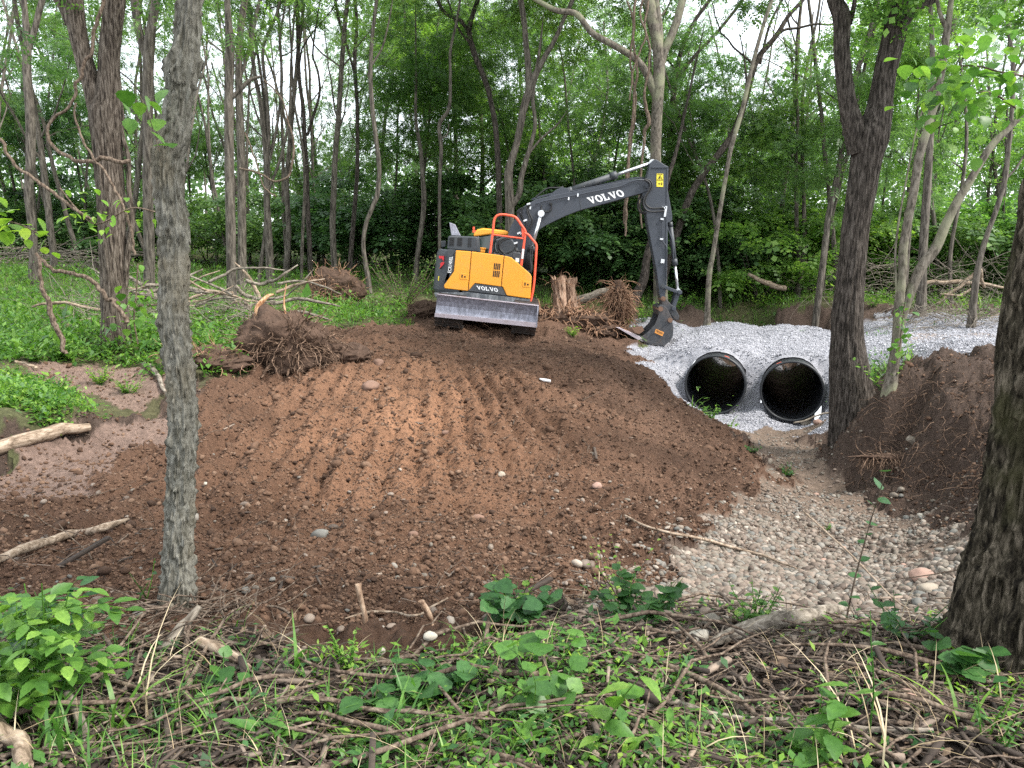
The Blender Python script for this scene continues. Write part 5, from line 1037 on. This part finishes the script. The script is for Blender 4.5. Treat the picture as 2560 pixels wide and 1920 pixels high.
branch('fallen_branch', 'curved twig arching over the gravel at the right pipe mouth', [(1985,1058,4),(2020,1050,5),(2060,1034,5),(2100,1034,5),(2140,1045,4)], 14.4, 'wood_grey', None, 'branch', 7)
# brush pile right of the knobbly tree
random.seed(21)
LBR = 'bare grey branch lying crisscross in the brush pile left of the big root ball'; gB = 'branches of the brush pile'
for i in range(44):
    x0 = random.uniform(300, 700); y0 = random.uniform(700, 850); a = random.gauss(0, .55)+(math.pi if random.random() < .5 else 0); L = random.uniform(80, 230); Y = random.uniform(14.6, 17.2)
    x1, y1 = x0 + L*math.cos(a), y0 + L*math.sin(a)*.6; 
    if y1 > 860: y1 = 850
    w_ = random.uniform(5, 12); k = random.uniform(-24, 24); fl = lambda y: min(y, 862)
    branch('brush_branch', LBR, [(x0, fl(y0), w_, Y), (x0*.65+x1*.35, fl(y0*.65+y1*.35+k), w_*.9, Y+.1), (x0*.3+x1*.7, fl(y0*.3+y1*.7+k*.7), w_*.7, Y-.1), (x1, fl(y1), w_*.3, Y)], None, random.choice(['wood_grey', 'wood_pale', 'wood_grey']), gB, 'branch', 6)
nb = NB()
for i in range(420):
    q_ = P(random.uniform(150, 700), 820, random.uniform(14, 18)); g = float(Z(q_[0], q_[1])); pp, rr = wiggle((q_[0], q_[1], g + random.uniform(0, .5)), (random.gauss(0, 1), random.gauss(0, .5), random.gauss(.1, .35)), random.uniform(.5, 1.6), random.uniform(.003, .011), 8, .2, -.02); nb.add(*tube_np(pp, rr, 5))
for i in range(260):                                        # brush behind the gravel, right
    q_ = P(random.uniform(2080, 2560), 780, random.uniform(24, 28)); g = float(Z(q_[0], q_[1])); pp, rr = wiggle((q_[0], q_[1], g + random.uniform(0, 1.5)), (random.gauss(0, 1), random.gauss(0, .5), random.gauss(.1, .35)), random.uniform(.8, 2.4), random.uniform(.004, .012), 8, .2, -.02); nb.add(*tube_np(pp, rr, 5))
for i in range(200):
    q_ = P(random.uniform(2250, 2520), 830, random.uniform(19.5, 22)); g = float(Z(q_[0], q_[1])); pp, rr = wiggle((q_[0], q_[1], g + random.uniform(0, .3)), (random.gauss(0, 1), random.gauss(0, .5), random.gauss(.1, .25)), random.uniform(.5, 1.6), random.uniform(.004, .012), 8, .2, -.03); nb.add(*tube_np(pp, rr, 5))
for i in range(160):
    q_ = P(random.uniform(-50, 330), 620, random.uniform(30, 34)); g = float(Z(q_[0], q_[1])); pp, rr = wiggle((q_[0], q_[1], g + random.uniform(0, .8)), (random.gauss(0, 1), random.gauss(0, .5), random.gauss(0, .15)), random.uniform(1, 3), random.uniform(.01, .03), 8, .1, -.02); nb.add(*tube_np(pp, rr, 5))
tag(nb.build('brush_tangle', M['wood_grey'], None, True), kind='stuff')
nb = NB()
for i in range(900):                                        # fine roots in the undercut bank and the soil at the machine
    if i < 520: px_, py_ = random.uniform(2130, 2480), random.uniform(930, 1260)
    else: px_, py_ = random.uniform(1080, 1640), random.uniform(815, 900)
    q_ = G(px_, py_); dn = -.12 if i < 520 else -.02
    pp, rr = wiggle(q_ + np.array([0, -.02, .02]), (random.gauss(0, 1), random.gauss(-.5, .5), random.gauss(.1, .4)), random.uniform(.1, .45), random.uniform(.002, .006), 8, .25, dn); nb.add(*tube_np(pp, rr, 5))
tag(nb.build('fine_roots', M['root'], None, True), kind='stuff')
for lab, pts_, Y in (('pale fallen branch forming a tall angle behind the gravel, far right', [(2340,760,9),(2380,730,9),(2420,698,10),(2445,674,9),(2455,700,8),(2462,720,7)], 25),
                     ('long pale horizontal branch on the brush behind the gravel, far right', [(2295,712,9),(2350,706,11),(2420,708,11),(2470,712,9),(2520,722,6)], 25.3),
                     ('crooked pale branch drooping over the grass behind the gravel, right', [(2350,735,5),(2400,738,6),(2440,720,7),(2432,748,7),(2420,770,6),(2432,790,4)], 24.6),
                     ('thin pale branch lying on the far edge of the gravel, right', [(2330,798,5),(2380,810,6),(2440,800,6),(2500,785,6),(2530,778,5)], 21.5),
                     ('weathered grey log end sticking up on the far bank beside the pale leaning tree', [(1872,684,7),(1905,700,12),(1935,712,14),(1960,720,14)], 26)):
    branch('fallen_branch', lab, pts_, Y, 'wood_pale', None, 'branch', 8)
# ---------------------------------------------------------------- stones one can point at
def stone(px, py, size, label, mat, seed, group=None, name='stone', smooth=True, sh=(1, .8, .6)):
    g = G(px, py); V, Fc = ico(2); V = V*(1 + .18*fbm(V[:, 0]*1.2+seed, V[:, 1]*1.2, V[:, 2]*1.2, 3)[:, None])*np.array(sh)*size
    r = rotz(np.array([seed*1.7]))[0]; o = link(name, mesh_np(name, V @ r.T, Fc, smooth), M[mat], None, (g[0], g[1], g[2] + size*sh[2]*.45)); return tag(o, label, 'stone', group)
M['st_red'] = paint_mat('st_red', (.27, .17, .13), (.16, .12, .1), .6, .7, 0, 9); M['st_white'] = paint_mat('st_white', (.33, .3, .25), (.2, .15, .1), .5, .7, 0, 9); M['st_tan'] = paint_mat('st_tan', (.26, .22, .17), (.14, .1, .08), .6, .7, 0, 9); M['st_soil'] = paint_mat('st_soil', (.17, .1, .07), (.1, .06, .04), .7, .9, 0, 9)
stone(2302, 1450, .11, 'large reddish boulder among the creek pebbles, right', 'st_red', 1); stone(2322, 1480, .085, 'tan egg-shaped stone against the reddish boulder', 'st_tan', 2)
stone(960, 1690, .028, 'whitish egg-shaped stone at the lower edge of the soil', 'st_white', 3, sh=(.8, .7, 1)); stone(1075, 1595, .03, 'knobbly whitish rock under the short splintered stem', 'st_white', 4)
stone(955, 1635, .022, 'small pale angular rock above the egg-shaped white stone', 'st_white', 5, sh=(.7, .7, 1)); stone(245, 1592, .02, 'small light stone beside the leafy shrub, lower left', 'st_white', 6)
stone(1033, 1340, .05, 'round reddish stone half-way down the soil heap', 'st_soil', 7); stone(1493, 1218, .065, 'angular reddish block on the right of the soil heap', 'st_red', 8); stone(1483, 1138, .055, 'round tan stone above the angular reddish block', 'st_tan', 9)
stone(1253, 1190, .06, 'tan stone at the middle of the soil heap', 'st_tan', 10); stone(1117, 1085, .06, 'oval stone standing in the upper soil heap', 'st_soil', 11); stone(928, 972, .22, 'large flat sandy clod high on the soil heap', 'st_soil', 12, sh=(1, .6, .4))
stone(1194, 1298, .06, 'stone resting near the centre bottom of the ridged soil', 'st_soil', 13); stone(945, 912, .12, 'round clod at the top left of the soil heap', 'st_soil', 14); stone(2018, 1062, .16, 'flat grey stone under the right pipe', 'st_tan', 15, sh=(1, .6, .5)); stone(2045, 1060, .1, 'pinkish stone right of the flat grey one under the pipe', 'st_red', 16)
stone(1745, 1598, .055, 'pale flat rock in the litter left of the thick weathered branch', 'st_white', 17, sh=(1.2, .8, .5)); stone(512, 1211, .03, 'small white stone on soil right of the knobbly tree', 'st_white', 18); stone(2270, 1755, .05, 'pinkish angular rock at the foot of the mossy trunk', 'st_red', 19, smooth=False)
random.seed(5); LCB = 'rounded cobble lying among the creek pebbles'
for i in range(46):
    px_ = random.uniform(1780, 2380); py_ = random.uniform(1180, 1560); 
    if zone(*G(px_, py_)[:2]) != 6: continue
    stone(px_, py_, random.uniform(.03, .048), LCB, random.choice(['st_tan', 'st_white', 'st_red', 'st_tan']), 20+i, 'cobbles in the creek bed', 'cobble', sh=(1, .8, random.uniform(.4, .65)))
# white scrap of litter on the heap
g = G(1362, 955); b = MB(); C = crom(np.array([[-.09, .02, .05, .016], [0, 0, .03, .03], [.1, -.02, .02, .022]]), 8); b.tube(C[:, :3], C[:, 3], 10); o = b.build('plastic_scrap', M['white'], None, 0, tuple(g)); tag(o, 'small white plastic scrap lying on the upper soil heap', 'litter')
# ---------------------------------------------------------------- herbs, shrubs and saplings one can point at
def leaf_t(wd=.35, fold=.12, droop=.18, k=11, tip=1.0):
    t = np.linspace(0, 1, k); w_ = wd*np.sin(np.pi*np.clip(t, .015, .985)**.75)**.8*tip; w_ = w_*(1 + .07*np.where(np.arange(k) % 2, 1, -1)); V = []
    for a, q_ in zip(t, w_): V += [[-q_, a, -droop*a*a + fold*q_/wd*.5], [0, a, -droop*a*a], [q_, a, -droop*a*a + fold*q_/wd*.5]]
    Fc = []
    for i in range(k-1): Fc += [[3*i, 3*i+1, 3*i+4, 3*i+3], [3*i+1, 3*i+2, 3*i+5, 3*i+4]]
    return np.array(V), np.array(Fc)
LFK = .8
LT = {'oval': leaf_t(.3, .14, .15), 'broad': leaf_t(.5, .1, .25), 'round': leaf_t(.56, .08, .1), 'lance': leaf_t(.16, .12, .3), 'long': leaf_t(.33, .16, .3, 15)}
def plant(name, label, px, py, h, stems, per, leaf, shape='oval', mat='herb', cat='plant', spread=.5, Y=None, group=None, pin=0, top=False, lean=(0, 0), stem_r=.004, stem_mat='herb', start=.25, tilt=.2):
    g = G(px, py) if Y is None else P(px, py, Y)
    if Y is not None: g[2] = float(Z(g[0], g[1]))
    root = empty(name, g); tag(root, label, cat, group); ns, nl = NB(), NB(); T = LT[shape]; stems = stems if stems < 3 else int(stems*1.25)
    for s in range(stems):
        a = random.random()*6.283; hh = h*random.uniform(.6, 1.1) if stems > 1 else h
        pp, rr = wiggle((random.gauss(0, .02), random.gauss(0, .02), -.02), (math.cos(a)*spread + lean[0], math.sin(a)*spread + lean[1], 1), hh, stem_r, 8, .07, .02); C = crom(np.hstack([pp, rr[:, None]]), 20); ns.add(*tube_np(C[:, :3], C[:, 3], 5))
        pos, Rz, Rx, sc = [], [], [], []; ph = random.random()*6
        for i in range(per):
            t = start + (1-start)*(i + .5)/per; q_ = C[min(19, int(t*19)), :3]; az = ph + (i*2.4 if not pin else (i % 2)*math.pi + i*.5)
            if pin:                                         # a leaf stalk bearing leaflets
                d = np.array([math.cos(az), math.sin(az), random.uniform(.1, .5)]); LL = leaf*pin*.42; sp_, sr = wiggle(q_, d, LL, stem_r*.4, 5, .06, -.05); ns.add(*tube_np(sp_, sr, 4))
                for j in range(pin):
                    f_ = min(5, 1 + j//2*5//max(1, pin//2)); s_ = 1 if j % 2 else -1; aa = math.atan2(d[1], d[0]) - math.pi/2 + (s_*1.0 if j < pin-1 else 0)
                    pos.append(sp_[f_ if j < pin-1 else 5]); Rz.append(aa); Rx.append(random.gauss(-.05, .25)); sc.append(leaf*random.uniform(.75, 1.1))
            else: pos.append(q_); Rz.append(az); Rx.append(random.gauss(tilt, .3)); sc.append(leaf*LFK*random.uniform(.5, 1.15)*(1 - .35*t if top is False else 1))
        nl.add(*stamp(T[0], T[1], np.array(pos), rotz(np.array(Rz)) @ rotx(np.array(Rx)) @ roty(rng.normal(0, .25, len(pos))), np.array(sc)))
    ns.build('stem', M[stem_mat], root, True); nl.build('foliage', M[mat], root, True); return root
random.seed(11)
plant('leafy_shrub', 'lush green shrub with paired leaflets filling the lower left corner', 85, 1800, .52, 7, 7, .07, 'oval', 'herb', 'shrub', .2, pin=7, stem_r=.006)
plant('leafy_shrub', 'lower bright-leaved shrub in front of the lush corner shrub', 50, 1780, .24, 6, 7, .075, 'oval', 'herb_yellow', 'shrub', .5)
plant('leafy_shrub', 'dark-leaved shrub behind the lush corner shrub', 130, 1640, .34, 4, 5, .07, 'oval', 'herb_blue', 'shrub', .5, pin=5)
plant('seedling', 'small three-leaved seedling just left of the knobbly tree', 370, 1500, .22, 3, 4, .05, 'oval', 'herb_blue', spread=.5)
plant('seedling', 'low blue-green seedling at the left foot of the knobbly tree', 300, 1640, .16, 5, 5, .035, 'oval', 'herb_blue', spread=.7)
plant('broadleaf_plant', 'wide clump of dark broad leaves at the soil edge, right of centre', 1585, 1560, .32, 16, 7, .09, 'broad', 'herb_blue', spread=.95, top=True)
plant('broadleaf_plant', 'bright young shoots rising from the dark broad-leaved clump', 1560, 1525, .5, 7, 9, .05, 'oval', 'herb_yellow', spread=.55, stem_mat='vine')
plant('broadleaf_plant', 'smaller dark-leaved clump left of the rotten stump', 1285, 1545, .26, 8, 5, .11, 'broad', 'herb_blue', spread=.9, top=True)
plant('broadleaf_plant', 'light green leaves poking over the smaller dark-leaved clump', 1300, 1520, .28, 4, 6, .06, 'broad', 'herb_yellow', spread=.6)
plant('bramble', 'dark serrated leaves spreading low over litter, bottom centre', 1010, 1790, .24, 6, 5, .105, 'broad', 'herb_blue', spread=.85, top=True)
plant('bramble', 'dark wide leaves right of and above the low serrated ones, centre', 1140, 1720, .22, 5, 5, .1, 'broad', 'herb_blue', spread=.9, top=True)
plant('seedling', 'small seedling with rounded leaf pairs above the centre brambles', 1150, 1660, .2, 3, 8, .035, 'round', 'herb', spread=.5)
plant('round_leaf_plant', 'pale round lobed leaves on thin stalks, centre of the litter', 1345, 1790, .3, 4, 3, .1, 'round', 'herb', spread=.7, top=True, start=.6)
plant('round_leaf_plant', 'two pale lobed leaves standing over the twigs, upper centre litter', 1350, 1690, .22, 2, 3, .12, 'round', 'herb', spread=.6, top=True, start=.7)
plant('sapling', 'young sapling with large ribbed pale leaves, bottom centre right', 1440, 1935, .42, 1, 8, .12, 'long', 'herb_yellow', 'sapling', .3, lean=(.35, 0), top=True, stem_r=.004)
plant('nettle', 'upright plant with toothed bright leaves, bottom right', 2022, 1925, .46, 2, 12, .13, 'oval', 'herb', spread=.12, start=.2, top=True, tilt=-.1)
plant('flower_stalk', 'tall thin stalk with narrow leaves and one pale blue flower', 2172, 1840, .5, 1, 9, .07, 'lance', 'herb', spread=.25, top=True)
plant('broadleaf_plant', 'big scalloped dark leaves at the foot of the mossy trunk', 2390, 1700, .26, 4, 4, .11, 'round', 'herb_blue', spread=.9, top=True, start=.6)
plant('broadleaf_plant', 'leafy clump of small pointed leaves left of the thick weathered branch', 1875, 1570, .3, 8, 7, .07, 'oval', 'herb', spread=.7)
plant('sapling', 'thin bare sapling with a few round leaves standing over the pebbles', 2128, 1580, .95, 1, 12, .09, 'round', 'herb_blue', 'sapling', .05, start=.15, stem_r=.006, stem_mat='vine', top=True)
plant('broadleaf_plant', 'loose sprawl of rounded leaves between the thin sapling and mossy trunk', 2260, 1590, .3, 7, 5, .08, 'oval', 'herb_blue', spread=1.1, top=True)
plant('broadleaf_plant', 'bright pair of leaves near the mossy trunk, on its creek side', 2330, 1560, .14, 3, 3, .07, 'oval', 'herb_yellow', spread=.8)
plant('weed', 'bushy narrow-leaved weed in the bottom right corner', 2480, 1860, .26, 5, 12, .05, 'lance', 'herb', spread=.4)
plant('weed', 'leafy rosette weed at the bottom, left of centre', 690, 1850, .12, 9, 3, .13, 'lance', 'herb', spread=1.3, top=True)
plant('weed', 'round-leaved weed left of centre, just under the splintered slab', 560, 1750, .18, 6, 4, .08, 'round', 'herb', spread=.8, top=True)
plant('weed', 'fine-leaved weed clump at the soil edge, left of centre bottom', 870, 1680, .24, 6, 12, .04, 'oval', 'herb_yellow', spread=.4)
plant('weed', 'spreading weed at the bottom edge under the centre brambles', 940, 1900, .13, 10, 4, .09, 'lance', 'herb', spread=1.3, top=True)
plant('weed', 'upright leaf tuft at the bottom, right of the centre brambles', 1310, 1880, .14, 4, 3, .1, 'lance', 'herb', spread=.3, top=True, tilt=.9)
plant('weed', 'ragged leafy weed at the bottom, between nettle and sapling', 1630, 1900, .14, 8, 4, .1, 'lance', 'herb', spread=1.2, top=True)
plant('weed', 'yellow-green leaves climbing at the right foot of the forked tree', 2200, 985, .7, 9, 7, .13, 'oval', 'herb_yellow', spread=.8, Y=12.2, top=True)
plant('weed', 'fresh green weed sprouting before the torn stumps', 1432, 842, .35, 14, 8, .1, 'oval', 'herb_yellow', spread=.8)
plant('leafy_shrub', 'bright shrub beside the upturned root fan, behind the bucket', 1610, 800, .8, 16, 10, .12, 'oval', 'herb_yellow', 'shrub', .6, Y=21.6)
plant('weed', 'grassy weed at the left pipe mouth', 1775, 1045, .35, 14, 6, .1, 'lance', 'herb_yellow', spread=.9, top=True)
plant('weed', 'small dark weed on the pale soil above the pebbles', 1972, 1192, .28, 10, 6, .09, 'oval', 'herb_blue', spread=.9)
plant('weed', 'low trailing weed left of the dark weed above the pebbles', 1880, 1130, .2, 8, 5, .1, 'oval', 'herb_blue', spread=1.1)
plant('weed', 'tiny bright weed at the edge of the pebbles, right of the soil heap', 2075, 1325, .12, 6, 5, .05, 'oval', 'herb', spread=.9)
plant('leafy_branch_cutting', 'tall cut brush with wilted leaves piled beside the excavator rear', 1010, 760, 1.9, 26, 16, .14, 'oval', 'herb', 'cut brush', .8, Y=22.5, stem_r=.012, stem_mat='vine', start=.1)
plant('leafy_branch_cutting', 'low cut brush with pale leaves spread between root balls and excavator', 930, 800, .9, 26, 12, .14, 'oval', 'herb', 'cut brush', 1.3, Y=20.5, stem_r=.01, stem_mat='vine', start=.1)
for i, (a, b_) in enumerate([(150,985),(60,1000),(250,960),(20,960),(320,985)]): plant('weed', 'bright leafy weeds crowding the grassy shelf at left above the mud bank', a, b_, .35, 16, 7, .09, 'oval', 'herb_yellow', spread=.9, group='weeds on the left shelf')
for i, (a, b_) in enumerate([(120,870),(40,880),(200,860),(160,900),(90,905),(470,905),(380,880)]): plant('weed', 'darker leafy weeds around the shaggy double tree and fallen log', a, b_, .35, 15, 7, .1, 'broad', 'herb', spread=.9, group='weeds round the double tree')
for i, (a, b_) in enumerate([(1750,760),(1830,765),(1900,770),(2180,770),(2260,775),(2350,770),(2420,780),(1700,775)]): plant('weed', 'green weeds growing on the far bank behind the gravel', a, b_, .8, 16, 9, .13, 'oval', 'herb_yellow', spread=.9, group='weeds on the far bank')
def tuft(label, px, py, n, h, wd=.007, mat='herb', group=None):
    g = G(px, py); root_p = np.zeros((n, 3)) + np.stack([rng.normal(0, .03, n), rng.normal(0, .03, n), 0*rng.random(n) - .01], 1); nb = NB(); s = h*rng.uniform(.6, 1.15, n)
    nb.add(*stamp(BT, BF, root_p, rotz(rng.random(n)*6.283) @ rotx(rng.normal(-.3, .25, n)), np.stack([wd*rng.uniform(.7, 1.5, n), s, s], 1))); o = link('grass_tuft', mesh_np('grass_tuft', np.concatenate(nb.V), np.concatenate(nb.F), True), M[mat], None, tuple(g)); return tag(o, label, 'grass', group)
tuft('arching broad-bladed grass tuft below the lush corner shrub', 150, 1870, 16, .3, .012); tuft('upright grass tuft with wide blades under the knobbly tree', 300, 1830, 12, .32, .014); tuft('tall wide-bladed grass shoot left of centre on dark soil', 745, 1680, 4, .3, .014)
tuft('curling grass tuft bottom centre-left', 1000, 1850, 14, .26, .009); tuft('thin straw-coloured bent stalks at lower right', 2200, 1900, 9, .42, .005, 'straw'); tuft('tall dry straw stalks leaning before the knobbly tree', 360, 1780, 7, .55, .005, 'straw')
tuft('green grass shoot in the litter at right of centre', 1660, 1720, 8, .22, .008); tuft('dark fine grass tuft behind the flower stalk', 2150, 1780, 14, .2, .006, 'herb_blue'); tuft('yellowing grass blades at the foot of the mossy trunk', 2400, 1820, 8, .26, .01, 'herb_yellow'); tuft('arched grass blade left of the toothed bright plant', 1900, 1915, 4, .2, .009, 'herb_yellow')
for i in range(16): tuft('short green grass tuft among the weeds along the bottom edge', random.uniform(60, 1500), random.uniform(1760, 1915), 12, random.uniform(.12, .24), .008, 'herb', 'short grass tufts')
# leaves hanging into view
def spray(name, label, px, Y, n, leaf, shape, mat, spread=.12, cat='leafy twig'):
    K = np.array([[*P(a[0], a[1], Y), a[2]/2*scale_at(a[0], a[1], Y)] for a in px]); C = crom(K, 24); c0 = C[0, :3].copy(); root = empty(name, c0); tag(root, label, cat); nb = NB(); nb.add(*tube_np(C[:, :3]-c0, C[:, 3], 6)); nb.build('stem', M['vine'], root, True)
    i = rng.integers(3, 24, n); pos = C[i, :3] - c0 + rng.normal(0, spread, (n, 3)); T = LT[shape]; nb = NB(); nb.add(*stamp(T[0], T[1], pos, rotz(rng.random(n)*6.28) @ rotx(rng.normal(-.5, .5, n)), leaf*rng.uniform(.6, 1.1, n))); nb.build('foliage', M[mat], root, True)
spray('leafy_twig', 'bright heart-shaped leaves dangling in at the left edge', [(-80,530,4),(0,548,4),(60,565,4),(105,590,3)], 5, 34, .085, 'broad', 'herb_yellow', .06)
spray('leafy_twig', 'green leaves on a twig crossing in front of the knobbly tree', [(330,215,2),(350,240,2),(375,300,2),(400,380,2)], 3.25, 12, .07, 'broad', 'herb', .05)
spray('leafy_twig', 'leafy vine twigs around the waist of the shaggy double tree', [(150,470,4),(190,520,4),(240,560,4),(330,520,4),(390,530,4)], 12, 46, .14, 'oval', 'herb_yellow', .22)
spray('leafy_twig', 'green vine leaves right of the shaggy double tree foot', [(345,660,4),(340,740,4),(335,800,4),(345,860,4)], 12.3, 50, .14, 'broad', 'herb', .18)
spray('leafy_twig', 'wide maple-like leaves on a bough at upper right', [(2560,190,5),(2500,180,5),(2440,165,4),(2360,175,3),(2330,230,3)], 9, 110, .15, 'broad', 'herb', .22)
spray('leafy_twig', 'lower bough of wide leaves right of the twin-stem tree', [(2600,300,5),(2540,270,5),(2470,230,4),(2400,250,3),(2370,290,3)], 9.5, 90, .15, 'broad', 'herb', .22)
spray('leafy_twig', 'green leaves hugging the lower left stem of the twin-stem tree', [(2244,900,3),(2250,860,3),(2256,800,3),(2262,760,3)], 11.75, 34, .11, 'broad', 'herb', .07)
